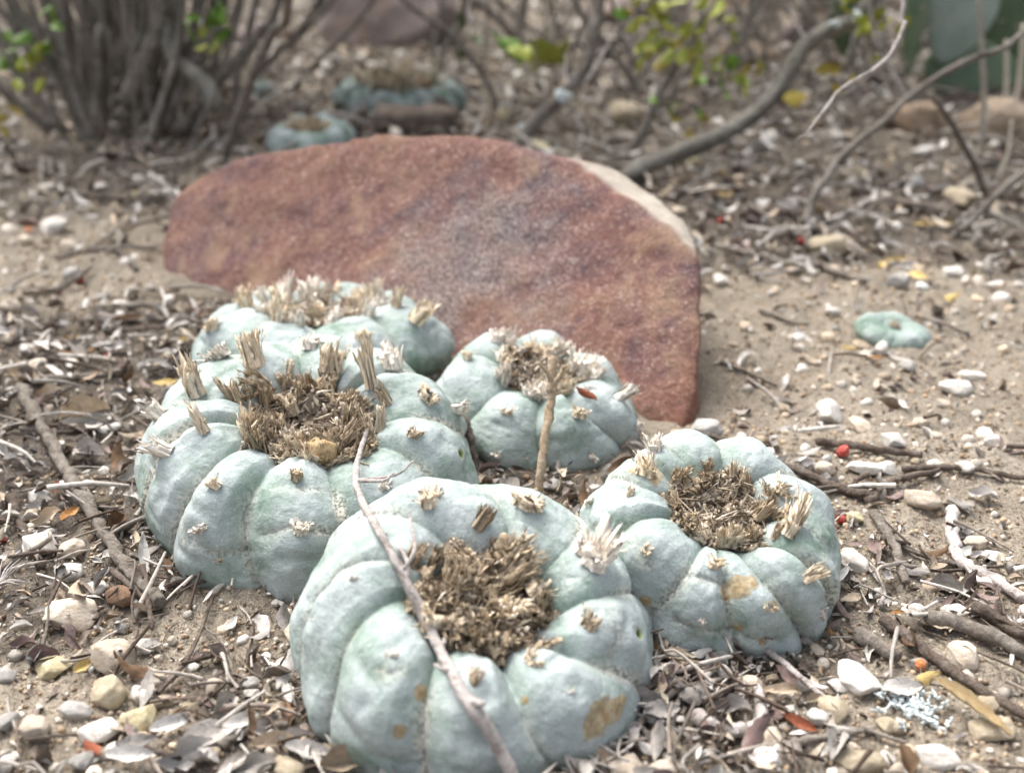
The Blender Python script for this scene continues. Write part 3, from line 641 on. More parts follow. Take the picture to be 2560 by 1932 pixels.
for b, t, wd, st, mt in (((637, 917), (622, 826), 44, 'stub', 'straw'), ((826, 925), (818, 838), 44, 'stub', 'straw'), ((775, 868), (778, 830), 36, 'tuft', 'white'), ((723, 932), (729, 886), 20, 'spike', 'straw'),
        ((926, 965), (914, 846), 34, 'stub', 'straw'), ((979, 917), (974, 852), 46, 'cone', 'white'), ((552, 894), (524, 862), 50, 'tuft', 'white'), ((594, 1007), (557, 934), 34, 'stub', 'brown'), ((496, 987), (434, 886), 44, 'tuft', 'straw'),
        ((514, 1078), (458, 996), 30, 'spike', 'straw'), ((403, 1038), (343, 1010), 42, 'tuft', 'white'), ((423, 1131), (348, 1108), 34, 'tuft', 'white'), ((546, 1214), (505, 1190), 34, 'tuft', 'straw'), ((743, 1192), (743, 1172), 38, 'stub', 'brown'),
        ((506, 1326), (484, 1308), 42, 'stub', 'white'), ((753, 1326), (757, 1302), 46, 'stub', 'white'), ((1030, 1090), (1042, 1066), 32, 'stub', 'brown'), ((959, 1214), (972, 1202), 34, 'tuft', 'white'), ((1062, 992), (1108, 958), 40, 'wide', 'straw'),
        ((1136, 1024), (1192, 1022), 34, 'tuft', 'white'), ((949, 1075), (962, 1000), 26, 'spike', 'straw'), ((968, 1010), (934, 955), 24, 'stub', 'brown'), ((545, 1395), (548, 1412), 20, 'stub', 'straw')):
    tuft_px(A, b, t, wd, st, mt)

# ---------- front head
B = Head('peyote_cactus', 'frontmost cactus head, tilted forward, with a pale twig lying across it', -0.0113, 0.230, 0.0475, 0.0350, (R(23), R(9)), seed=5, mat=M['skin'][1], crust=0.9, depth=0.020,
    furrows=[((990, 1510), (850, 1690), 1.15), ((1093, 1630), (1084, 1890), 1.0), ((1241, 1660), (1362, 1854), 1.1), ((1415, 1630), (1560, 1700), 1.15), ((1425, 1530), (1550, 1478), 0.9), ((1372, 1425), (1374, 1275), 0.7),
             ((1262, 1370), (1230, 1290), 0.9), ((1140, 1392), (1010, 1330), 0.9), ((1060, 1440), (800, 1500), 0.75)],
    areoles=[dict(p=p) for p in ((1075, 1240), (1195, 1313), (1320, 1250), (1477, 1410), (1290, 1387), (1024, 1410), (880, 1447), (783, 1553), (987, 1632), (1186, 1700), (1209, 1766), (1431, 1725), (1339, 1641), (1477, 1553), (1575, 1590))]
        + [dict(p=p, w=0.22) for p in ((930, 1760), (1000, 1830), (1220, 1850))],
    creases=[(((1500, 1530), (1525, 1600), (1520, 1640)), 0.016, 0.012), (((960, 1680), (985, 1695), (1010, 1690)), 0.012, 0.012), (((1430, 1450), (1480, 1480), (1500, 1495)), 0.014, 0.012)],
    scars=[((1475, 1805), 40), ((1500, 1788), 34), ((1528, 1768), 24), ((1550, 1750), 16), ((1042, 1729), 20), ((1000, 1815), 15), ((1314, 1750), 9)], pits=[((1575, 1590), 17)])
wool(B, 2600, 0.39, 0.0062, ((0.30, 0.22, 0.135), (0.46, 0.375, 0.26), (0.36, 0.245, 0.115), (0.17, 0.115, 0.065), (0.56, 0.48, 0.36)), 7, (0.002, 0.006), 0.00015, 190, squash=0.92)
crown_stubs(B, 15, (0.04, 0.28), (0.005, 0.0090), (0.0042, 0.0075), seed=91, lean=1.0, mats=('brown', 'straw', 'brown'), styles=('wide', 'tuft', 'stub'), lift=0.0045)
crown_stubs(B, 18, (0.22, 0.40), (0.006, 0.0100), (0.0038, 0.0068), seed=9, lean=0.5, lift=0.0025, mats=('brown', 'brown', 'straw', 'brown'))
for b, t, wd, st, mt in (((1075, 1262), (1068, 1202), 46, 'cone', 'straw'), ((1195, 1316), (1238, 1246), 34, 'stub', 'brown'), ((1312, 1264), (1345, 1200), 52, 'wide', 'straw'), ((1480, 1412), (1540, 1312), 56, 'wide', 'white'), ((1462, 1385), (1500, 1320), 40, 'tuft', 'white'),
        ((1286, 1392), (1368, 1338), 46, 'stub', 'brown'), ((1250, 1398), (1300, 1362), 40, 'stub', 'brown'), ((1024, 1412), (1054, 1350), 34, 'stub', 'brown'), ((880, 1450), (884, 1430), 16, 'tuft', 'white'), ((783, 1553), (785, 1536), 15, 'tuft', 'white'),
        ((987, 1634), (980, 1620), 28, 'tuft', 'white'), ((962, 1640), (956, 1628), 16, 'stub', 'brown'), ((1186, 1702), (1184, 1680), 34, 'stub', 'brown'), ((1431, 1728), (1428, 1714), 22, 'tuft', 'white'), ((1325, 1655), (1372, 1622), 40, 'wide', 'straw'),
        ((1467, 1568), (1497, 1524), 34, 'tuft', 'brown'), ((1320, 1600), (1330, 1570), 40, 'wide', 'straw')):
    tuft_px(B, b, t, wd, st, mt)

# ---------- right head
C = Head('peyote_cactus', 'rightmost cactus head, lumpy and speckled, crown filled with brown crumbs', 0.0570, 0.270, 0.0390, 0.0340, (R(17), R(6)), seed=8, mat=M['skin'][2], crust=0.8, depth=0.026, bump=0.07,
    furrows=[((1690, 1228), (1640, 1158), 0.9), ((1650, 1245), (1562, 1195), 0.8), ((1660, 1300), (1558, 1322), 1.1), ((1705, 1425), (1650, 1500), 1.0), ((1815, 1450), (1840, 1560), 0.9), ((1914, 1440), (1975, 1540), 1.1), ((1935, 1372), (2010, 1420), 1.0),
             ((1905, 1310), (2000, 1330), 0.7), ((1880, 1200), (1930, 1180), 0.9), ('a', 172, 172), ('a', -148, -146)],
    areoles=[dict(p=p) for p in ((1637, 1130), (1610, 1185), (1480, 1255), (1617, 1376), (1784, 1408), (1922, 1519), (2017, 1444), (1970, 1329), (1962, 1230))] + [dict(p=p, w=0.24, b=1.2) for p in ((1756, 1546), (1575, 1400), (2040, 1540))],
    creases=[(((1690, 1548), (1760, 1572), (1850, 1588), (1945, 1600)), 0.05, 0.035), (((1590, 1345), (1610, 1390), (1630, 1420)), 0.014, 0.015), (((1720, 1440), (1760, 1450), (1800, 1455)), 0.02, 0.02)],
    scars=[((1618, 1186), 34), ((1632, 1212), 20), ((1845, 1470), 34), ((1880, 1462), 20), ((1612, 1500), 16), ((1845, 1570), 12), ((1920, 1515), 16), ((1905, 1600), 14), ((1800, 1195), 16)])
wool(C, 1500, 0.40, 0.0040, ((0.30, 0.225, 0.14), (0.44, 0.35, 0.24), (0.16, 0.11, 0.065), (0.50, 0.42, 0.31)), 12, (0.002, 0.006), 0.0002, 420)
crown_stubs(C, 18, (0.26, 0.45), (0.0045, 0.010), (0.0028, 0.0052), seed=13, lean=0.5, mats=('brown', 'straw', 'straw'))
for b, t, wd, st, mt in (((1637, 1128), (1642, 1080), 34, 'tuft', 'white'), ((1612, 1185), (1628, 1140), 40, 'wide', 'straw'), ((1474, 1258), (1462, 1236), 34, 'cone', 'white'), ((1574, 1240), (1578, 1210), 18, 'spike', 'straw'), ((1617, 1380), (1612, 1362), 36, 'wide', 'straw'),
        ((1784, 1412), (1796, 1390), 40, 'stub', 'straw'), ((1756, 1554), (1756, 1532), 42, 'stub', 'white'), ((1922, 1522), (1930, 1506), 34, 'wide', 'straw'), ((2012, 1448), (2066, 1412), 24, 'stub', 'straw'), ((1965, 1332), (2032, 1254), 52, 'wide', 'straw'),
        ((1955, 1236), (2000, 1206), 50, 'wide', 'straw'), ((1831, 1215), (1842, 1128), 30, 'spike', 'brown'), ((1866, 1240), (1872, 1170), 34, 'stub', 'brown'), ((2052, 1536), (2076, 1528), 26, 'tuft', 'white'), ((1940, 1345), (1952, 1296), 24, 'spike', 'brown')):
    tuft_px(C, b, t, wd, st, mt)

# ---------- back left head, against the rock
D = Head('peyote_cactus', 'back left cactus head, low and broad, ringed by upright straw tufts below the red rock', -0.0835, 0.426, 0.0550, 0.0275, (R(-7), R(0)), seed=14, mat=M['skin'][3], depth=0.036, bump=0.055, crust=0.3,
    furrows=[((792, 815), (810, 890), 1.1), ((965, 805), (1030, 880), 1.1), ((650, 820), (610, 890), 0.7), ((560, 790), (520, 830), 0.8), ('a', 112, 112), ('a', 150, 150), ('a', 178, 178), ('a', -150, -150), ('a', -115, -115)],
    areoles=[dict(p=p) for p in ((694, 800), (528, 822), (1040, 805), (880, 800))] + [dict(at=(a, 0.42)) for a in (130, 165, -165, -132)],
    scars=[((1015, 895), 26), ((1020, 920), 18)])
wool(D, 900, 0.40, 0.006, ((0.34, 0.26, 0.17), (0.52, 0.44, 0.33), (0.18, 0.12, 0.07)), 16, (0.003, 0.007), 0.00026, 120)
crown_stubs(D, 15, (0.36, 0.58), (0.008, 0.0150), (0.0030, 0.0050), mats=('white', 'straw', 'white'), styles=('cone', 'tuft', 'spike'), seed=18, lean=0.15)
crown_stubs(D, 9, (0.10, 0.40), (0.006, 0.0110), (0.003, 0.0055), mats=('white', 'straw', 'brown', 'straw'), styles=('tuft', 'cone', 'wide', 'stub'), seed=17, lean=0.25)
for b, t, wd, st, mt in (((700, 802), (690, 745), 46, 'wide', 'straw'), ((528, 822), (520, 795), 34, 'tuft', 'straw'), ((1038, 802), (1092, 742), 40, 'cone', 'straw'), ((905, 845), (908, 822), 40, 'stub', 'straw'), ((620, 770), (604, 715), 32, 'tuft', 'straw'), ((655, 752), (648, 712), 28, 'tuft', 'white'), ((720, 760), (708, 690), 40, 'cone', 'white'), ((775, 745), (757, 688), 38, 'cone', 'white'), ((990, 765), (996, 716), 26, 'tuft', 'straw'), ((930, 750), (928, 702), 34, 'tuft', 'straw')):
    tuft_px(D, b, t, wd, st, mt)

# ---------- back middle head
E = Head('peyote_cactus', 'cactus head behind the middle, with few bulging ribs and a brown stick beside it', 0.0080, 0.374, 0.0410, 0.0245, (R(7), R(10)), seed=19, mat=M['skin'][4], depth=0.075, bump=0.06, crust=0.2,
    furrows=[((1262, 960), (1178, 1015), 1.2), ((1352, 1010), (1354, 1130), 1.2), ((1462, 1030), (1545, 1105), 1.0), ('a', 98, 100), ('a', 150, 150), ('a', -160, -160), ('a', -108, -108)],
    areoles=[dict(p=p, w=0.22) for p in ((1168, 888), (1264, 1028), (1452, 1030), (1246, 1135))] + [dict(at=(a, 0.42)) for a in (125, 175, -135)])
wool(E, 800, 0.38, 0.005, ((0.34, 0.26, 0.17), (0.52, 0.44, 0.33), (0.18, 0.12, 0.07)), 21, (0.003, 0.007), 0.00024, 120)
crown_stubs(E, 12, (0.34, 0.54), (0.007, 0.0125), (0.0035, 0.0060), mats=('white', 'straw', 'white'), styles=('cone', 'tuft', 'wide'), seed=24, lean=0.35)
crown_stubs(E, 15, (0.12, 0.44), (0.005, 0.0115), (0.003, 0.0055), mats=('white', 'straw', 'straw', 'brown'), styles=('tuft', 'cone', 'wide', 'stub'), seed=23, lean=0.4)
for b, t, wd, st, mt in (((1168, 895), (1166, 868), 26, 'tuft', 'straw'), ((1264, 1032), (1262, 1016), 30, 'wide', 'straw'), ((1246, 1140), (1240, 1118), 30, 'tuft', 'white'), ((1240, 850), (1243, 812), 26, 'tuft', 'white'), ((1288, 880), (1300, 845), 40, 'wide', 'white'), ((1450, 935), (1484, 876), 46, 'wide', 'white'),
        ((1450, 1040), (1456, 1014), 36, 'stub', 'straw'), ((1545, 995), (1604, 958), 26, 'spike', 'white'), ((1600, 1060), (1616, 1046), 28, 'tuft', 'white'), ((1481, 1142), (1492, 1126), 36, 'wide', 'white'), ((1345, 900), (1352, 838), 34, 'tuft', 'straw')):
    tuft_px(E, b, t, wd, st, mt)
# ---- END OF NEAR HEADS

# ================================================================== the red rock
def hull_rock(pts, voxel, smooth_it=6, disp=(), seed=0):
    import bmesh
    bm = bmesh.new()
    for p in pts: bm.verts.new(p)
    r = bmesh.ops.convex_hull(bm, input=bm.verts)
    bmesh.ops.delete(bm, geom=list({g for g in r['geom_interior'] + r['geom_unused'] if isinstance(g, bmesh.types.BMVert)}), context='VERTS')
    me = bpy.data.meshes.new('hull'); bm.to_mesh(me); bm.free()
    o = bpy.data.objects.new('hull', me); col.objects.link(o)
    m = o.modifiers.new('r', 'REMESH'); m.mode = 'VOXEL'; m.voxel_size = voxel
    if smooth_it: s_ = o.modifiers.new('s', 'SMOOTH'); s_.factor = 0.6; s_.iterations = smooth_it
    dg = bpy.context.evaluated_depsgraph_get(); me2 = bpy.data.meshes.new_from_object(o.evaluated_get(dg))
    bpy.data.objects.remove(o); bpy.data.meshes.remove(me)
    n = len(me2.vertices); v = np.empty(n * 3, np.float32); me2.vertices.foreach_get('co', v); v = v.reshape(-1, 3).astype(float)
    nn = np.empty(n * 3, np.float32); me2.vertices.foreach_get('normal', nn); nn = nn.reshape(-1, 3)
    d = 0
    for amp, sc in disp: d = d + amp * fbm(v * sc + seed, 4)
    if len(disp): v = v + nn * d[:, None]; me2.vertices.foreach_set('co', v.astype(np.float32).ravel())
    me2.polygons.foreach_set('use_smooth', np.ones(len(me2.polygons), bool)); me2.update()
    return me2, v, nn
def K(x, y): return (x * 1.1573, y * 1.1573)          # notes taken at 2212 px wide
P1, P2 = at(*K(1480, 932)), at(*K(360, 602))
eh = (P2 - P1); eh.z = 0; eh.normalize(); nh = Vector((-eh.y, eh.x, 0)); nh = nh if nh.y > 0 else -nh
SL = math.tan(R(43)); NF = Vector((-nh.x * SL, -nh.y * SL, 1)).normalized()
def face_pt(x, y, back=0.0):
    d = ray(*K(x, y)); t = (P1 - EYE).dot(NF) / d.dot(NF); t = t + back / math.hypot(d.x, d.y); return EYE + d * t
edge = [(362, 590), (364, 500), (384, 430), (430, 380), (510, 353), (640, 322), (740, 304), (830, 298), (960, 303), (1080, 322), (1180, 335), (1236, 345), (1300, 392), (1380, 470), (1440, 520), (1486, 545), (1508, 585), (1524, 680), (1522, 760), (1505, 850), (1478, 935)]
back = [0.004, 0.006, 0.008, 0.006, 0.0] + [0] * 16
hp = [face_pt(x, y, b) for (x, y), b in zip(edge, back)]
hp += [face_pt(x, y) for x, y in ((470, 400), (430, 470), (400, 600), (440, 620), (600, 380), (1000, 420))]
fac = [face_pt(x, y, b) for (x, y), b in (((1335, 368), 0.035), ((1415, 425), 0.045), ((1472, 488), 0.035), ((1500, 535), 0.012))]
hp += fac
top = [p.copy() for p in hp[4:15]]
bk = Vector((0.04, 1, 0)).normalized(); hp += [Vector((p.x, p.y, 0)) + bk * 0.05 + Vector((0, 0, p.z * 0.45)) for p in top]
hp += [Vector((p.x, p.y, -0.03)) + bk * 0.09 for p in top]
hp += [Vector((p.x, p.y, -0.03)) for p in (hp[0], hp[1], hp[19], hp[20])] + [Vector((hp[16].x - 0.012, hp[16].y, -0.03))]
me, v, nn = hull_rock(hp, 0.0022, 13, ((0.0030, 9), (0.0013, 42), (0.0005, 150)), 3)
rel = v - np.array(P1); dpl = rel @ np.array(NF); uu = rel @ np.array(eh); vv = rel @ np.array(nh)
fn = (fac[1] - hp[12]).cross(hp[13] - hp[12]).normalized(); fn = fn if fn.z > 0 else -fn
L1 = Vector(face_pt(1236, 345)); L2 = Vector(face_pt(1500, 548)); ln_ = (L2 - L1).normalized(); side = ln_.cross(NF); side = side if side.dot(nh) > 0 else -side
sd_ = (v - np.array(L1)) @ np.array(side) + 0.006 * fbm(v * 45, 3)
along = (v - np.array(L1)) @ np.array(ln_)
sm = lambda a, lo, hi: np.clip((a - lo) / (hi - lo), 0, 1)
pale = sm(-dpl, 0.0015, 0.0045) * sm(along, -0.012, 0.006) * sm(sd_, -0.006, 0.0) * (1 - sm(along, (L2 - L1).length - 0.008, (L2 - L1).length + 0.004)) * (v[:, 2] > L2.z * 0.96)
L = hp[0]; du = (P2 - P1).dot(eh)
rust = np.maximum(sm(uu, du - 0.045, du - 0.012) * sm(-dpl, 0.0, 0.006), sm(0.02 - uu, 0.0, 0.022) * 0.9) * (1 - pale)
cc = np.array(face_pt(1060, 560)); c2 = np.array(face_pt(960, 620)); dd = np.minimum(np.linalg.norm((v - cc) * [1, 0.8, 1.3], axis=1) / 0.048, np.linalg.norm(v - c2, axis=1) / 0.042)
cry = np.clip(1.15 - dd + 0.5 * fbm(v * 60, 4), 0, 1) * 0.85
for nm, a in (('pale', pale), ('rust', rust), ('crystal', cry)):
    t_ = me.attributes.new(nm, 'FLOAT', 'POINT'); t_.data.foreach_set('value', a.astype(np.float32))
me.name = 'red_rock'; rock = link('rock', me, M['rock_red'])
tag(rock, 'large rounded red sandstone slab standing behind the cactus cluster', 'rock')
_fp = v[v[:, 2] < 0.012][:, :2]; _fc = _fp.mean(0); _fa = np.arctan2(_fp[:, 1] - _fc[1], _fp[:, 0] - _fc[0]); _fr = np.hypot(_fp[:, 0] - _fc[0], _fp[:, 1] - _fc[1])
_bins = np.array([_fr[np.abs((_fa - c + math.pi) % (2 * math.pi) - math.pi) < 0.12].max(initial=0.02) for c in np.linspace(-math.pi, math.pi, 73)])
def in_rock(x, y, pad=0.002):
    x = np.asarray(x, float); y = np.asarray(y, float); return np.hypot(x - _fc[0], y - _fc[1]) < np.interp(np.arctan2(y - _fc[1], x - _fc[0]), np.linspace(-math.pi, math.pi, 73), _bins) + pad

# ================================================================== litter kit
def leaf_mesh(seed, wid=0.42, cup=0.25, bend=0.2, twist=0.3, nu=11, nv=5, tipp=1.0):
    g = np.random.default_rng(seed); u = np.linspace(0, 1, nu); s_ = np.linspace(-1, 1, nv)
    wv = wid * np.sin(np.pi * np.clip(u, 0.015, 0.985) ** (0.85 * tipp)) ** 0.75
    U, S = np.meshgrid(u, s_, indexing='ij'); Y = S * wv[:, None] * 0.5 * (1 + 0.10 * g.normal(0, 1, (nu, 1)))
    Z = cup * (np.abs(S) ** 1.8) * wv[:, None] * 0.5 + bend * ((U - 0.5) ** 2) * (1 if g.random() < 0.6 else -1) + 0.02 * g.normal(0, 1, U.shape) - 0.012 * (np.abs(S) < 0.1)
    tw = twist * (U - 0.5) * g.normal(0, 1); Y2 = Y * np.cos(tw) - Z * np.sin(tw); Z2 = Y * np.sin(tw) + Z * np.cos(tw)
    v = np.stack([U - 0.5, Y2, Z2 - Z2.min() * 0.5], -1).reshape(-1, 3)
    i = np.arange(nu - 1)[:, None] * nv; j = np.arange(nv - 1)[None]
    q = np.stack([i + j, i + nv + j, i + nv + j + 1, i + j + 1], -1).reshape(-1, 4)
    return v, q
LEAF = [leaf_mesh(k, 0.30 + 0.045 * (k % 6), [0.15, 0.7, 1.1, -0.6, 0.4, 1.6][k % 6], [0.1, 0.35, -0.25, 0.5][k % 4], 0.9) for k in range(14)]
LEAFME = {}
def leaf_me(k, mat):
    if (k, mat) not in LEAFME:
        v, q = LEAF[k]; m_ = mesh_np('leaf_blade', v, q); m_.materials.append(M[mat]); LEAFME[(k, mat)] = m_
    return LEAFME[(k, mat)]
PEB = []
_v3, ICOF3 = ico(4)
for k in range(12):
    g = np.random.default_rng(50 + k); v = _v3.copy()
    v = v * (1 + 0.20 * fbm(v * 0.8 + 9 * k, 2) + 0.055 * fbm(v * 3 + 4 * k, 3) + 0.02 * fbm(v * 10 + k, 2))[:, None]
    for _ in range([7, 11, 15, 22][k % 4]):                           # knock flats into the angular ones
        n_ = g.normal(0, 1, 3); n_ /= np.linalg.norm(n_); h_ = g.uniform(0.55, 0.88); dd_ = v @ n_ - h_; v = v - np.outer(np.clip(dd_, 0, 9) * 0.85, n_)
    v = v / np.abs(v).max(0); PEB.append(v)
PEBME = {}
def peb_me(k, mat):
    if (k, mat) not in PEBME:
        m_ = mesh_np('pebble', PEB[k], ICOF3); m_.materials.append(M[mat]); PEBME[(k, mat)] = m_
    return PEBME[(k, mat)]
# where a piece lies, in words
LAND = [(at(*q), n_) for q, n_ in (((600, 1452), 'the largest cactus head'), ((1100, 1900), 'the frontmost cactus head'), ((1800, 1672), 'the rightmost cactus head'), ((560, 960), 'the back left cactus head'), ((1330, 1190), 'the upright brown stick'),
    ((90, 1070), "the grey twig's upper end"), ((260, 1330), "the long grey twig"), ((400, 1545), "the grey twig's lower end"), ((8, 1510), 'the starry spine cluster'), ((204, 1674), 'the yellow-orange curled leaf'), ((805, 1800), 'the glossy brown oval leaf'), ((140, 590), 'the egg-shaped bluish pebble'), ((415, 962), 'the small yellow leaf'),
    ((480, 783), 'the dark red leaf'), ((2297, 1700), 'the orange berry'), ((2297, 1800), 'the pale lichen tuft'), ((2420, 1845), 'the straw-coloured pod'), ((2102, 1160), 'the bright red berry'), ((2098, 1318), 'the second red berry'), ((2252, 870), 'the small smooth cactus'), ((1720, 1060), "the red rock's near corner"), ((1800, 563), 'the red berry by the rock'), ((2002, 624), 'the background red berry'),
    ((420, 640), "the red rock's left end"), ((330, 400), 'the left shrub'), ((2420, 420), 'the flat tan stones'), ((1640, 420), 'the thick slanting branch'), ((246, 1823), 'the bottom left corner pebbles'), ((1900, 1870), "the bottom right pebbles"), ((2450, 1480), 'the forked bleached twig'), ((560, 1860), 'the bottom edge leaves'))]
def where(x, y):
    c, n_ = min(LAND, key=lambda l: math.hypot(x - l[0].x, y - l[0].y) / l[0].length ** 1.5)
    dx, dy = x - c.x, y - c.y
    return (('left of ' if dx < 0 else 'right of ') if abs(dx) > abs(dy) else ('in front of ' if dy < 0 else 'behind ')) + n_
def place(name, me, x, y, z, scale, rot, label, cat, group):
    o = link(name, me, None); o.location = (x, y, z); o.scale = scale; o.rotation_euler = rot; tag(o, label, cat, group); return o
PEBN = dict(p_white='white', p_cream='cream', p_beige='beige', p_grey='grey', p_brown='brown', p_yellow='yellowish')
SEEN = {}
def uniq(label):
    SEEN[label] = SEEN.get(label, 0) + 1; return label
def pebble_at(x, y, w_, h_, mat, rz=None, flat=0.6, k=None, note=None, sink=0.42):
    rz = rnd.uniform(0, 6.28) if rz is None else rz; k = rnd.randrange(12) if k is None else k
    hz = min(w_, h_) * flat * 0.5; size = 'large ' if max(w_, h_) > 0.0125 else ('' if max(w_, h_) > 0.006 else 'small ')
    lab = note or f"{size}{PEBN[mat]} {'angular' if k % 4 == 3 else 'rounded'} pebble lying {where(x, y)}"
    return place('pebble', peb_me(k, mat), x, y, gz1(x, y) + hz * (1 - sink), (w_ * 0.5, h_ * 0.5, hz), (rnd.gauss(0, 0.15), rnd.gauss(0, 0.15), rz), lab, 'pebble', 'pebbles strewn on the ground')
def peb_px(X, Y, wp, hp_, mat, rz=0.0, k=None, note=None, flat=0.75):
    p = at(X, Y + hp_ * 0.25, 0.002); s_ = depth(p) / FPX; fore = max(0.35, abs((p - EYE).normalized().z))
    w_ = wp * s_; h_ = max(hp_ * s_ / (fore + 0.25), w_ * 0.45); h_ = min(h_, w_ * 1.5)
    return pebble_at(p.x, p.y, w_, h_, mat, rz, flat, k, note)
LEAFN = dict(l_grey='grey', l_silver='silvery grey', l_tan='tan', l_brown='dark brown', l_plum='purplish brown', l_yellow='yellow', l_orange='orange-brown', l_red='red-brown', l_white='bleached white')
def leaf_at(x, y, ln, mat, rz=None, tilt=None, k=None, lift=0.0, note=None, wscale=1.0):
    k = rnd.randrange(14) if k is None else k; rz = rnd.uniform(0, 6.28) if rz is None else rz; tilt = (rnd.gauss(0, 0.35), rnd.gauss(0, 0.3)) if tilt is None else tilt
    form = 'curled' if k % 6 in (1, 2, 5) else 'flat'
    lab = note or f"{LEAFN[mat]} {form} dead leaf lying {where(x, y)}"
    return place('dead_leaf', leaf_me(k, mat), x, y, gz1(x, y) + 0.0008 + lift + ln * 0.28 * (abs(math.sin(tilt[0])) * 0.45 + abs(math.sin(tilt[1]))), (ln, ln * wscale, ln), (tilt[0], tilt[1], rz), lab, 'leaf', 'dead leaves in the litter')
def leaf_px(X, Y, lp, mat, rz=0.0, tilt=None, k=None, note=None, lift=0.001, wscale=1.0):
    p = at(X, Y, 0.003); return leaf_at(p.x, p.y, px(lp, p), mat, rz, tilt, k, lift, note, wscale)
def twig(pts, r0, r1, mat, label, n=None, sides=8, wob=0.10, seed=0, jit=0.16, name='twig', knots=(), forks=(), group='twigs on the ground'):
    """pts world points; forks: (fraction, end point, radius) side shoots in the same piece of wood"""
    L_ = sum((Vector(a) - Vector(b)).length for a, b in zip(pts[:-1], pts[1:])); n = n or int(np.clip(L_ / (r0 * 1.1), 8, 70))
    path = smoothpath(pts, n); rad = np.linspace(r0, r1, n)
    for f, a in knots: rad = rad * (1 + a * np.exp(-((np.linspace(0, 1, n) - f) / 0.03) ** 2))
    mb = MB(); mb.add(*tube(path, rad, sides, wob, seed, jit))
    for f, e, r in forks:
        s_ = path[int(f * (n - 1))]; e = np.array(e); md = (s_ + e) / 2 + np.random.default_rng(seed + 9).normal(0, 1, 3) * np.linalg.norm(e - s_) * 0.08
        pp = smoothpath([s_, md, e], 9); mb.add(*tube(pp, np.linspace(r, r * 0.45, 9), 6, wob, seed + 3, jit))
    o = link(name, mb.mesh(name), M[mat]); tag(o, label, 'twig', group); return o
def ground_twig(pp, wpx, mat, label, lift=0.0, **kw):
    w3 = []
    for X, Y in pp:
        p = at(X, Y); w3.append(p)
    r = px(wpx / 2, w3[len(w3) // 2]); w3 = [(p.x, p.y, gz1(p.x, p.y) + r * 0.8 + lift) for p in w3]
    return twig(w3, r, r * kw.pop('taper', 0.7), mat, label, **kw)
def shot(X, Y, off=0.0):
    """first head surface on that pixel's ray, pulled 'off' metres towards the camera"""
    best = None
    for h in HEADS:
        r = h._cast(h.fine, X, Y)
        if r[0] is not None:
            p = h.M @ r[0]
            if best is None or (p - EYE).length < (best - EYE).length: best = p
    if best is None: best = at(X, Y)
    return best - ray(X, Y) * off
def free(x, y, pad=0.0):
    if any(math.hypot(x - a, y - b) < r + pad for a, b, r in BLOCK): return False
    return not in_rock(x, y)
# ---- END OF LITTER KIT

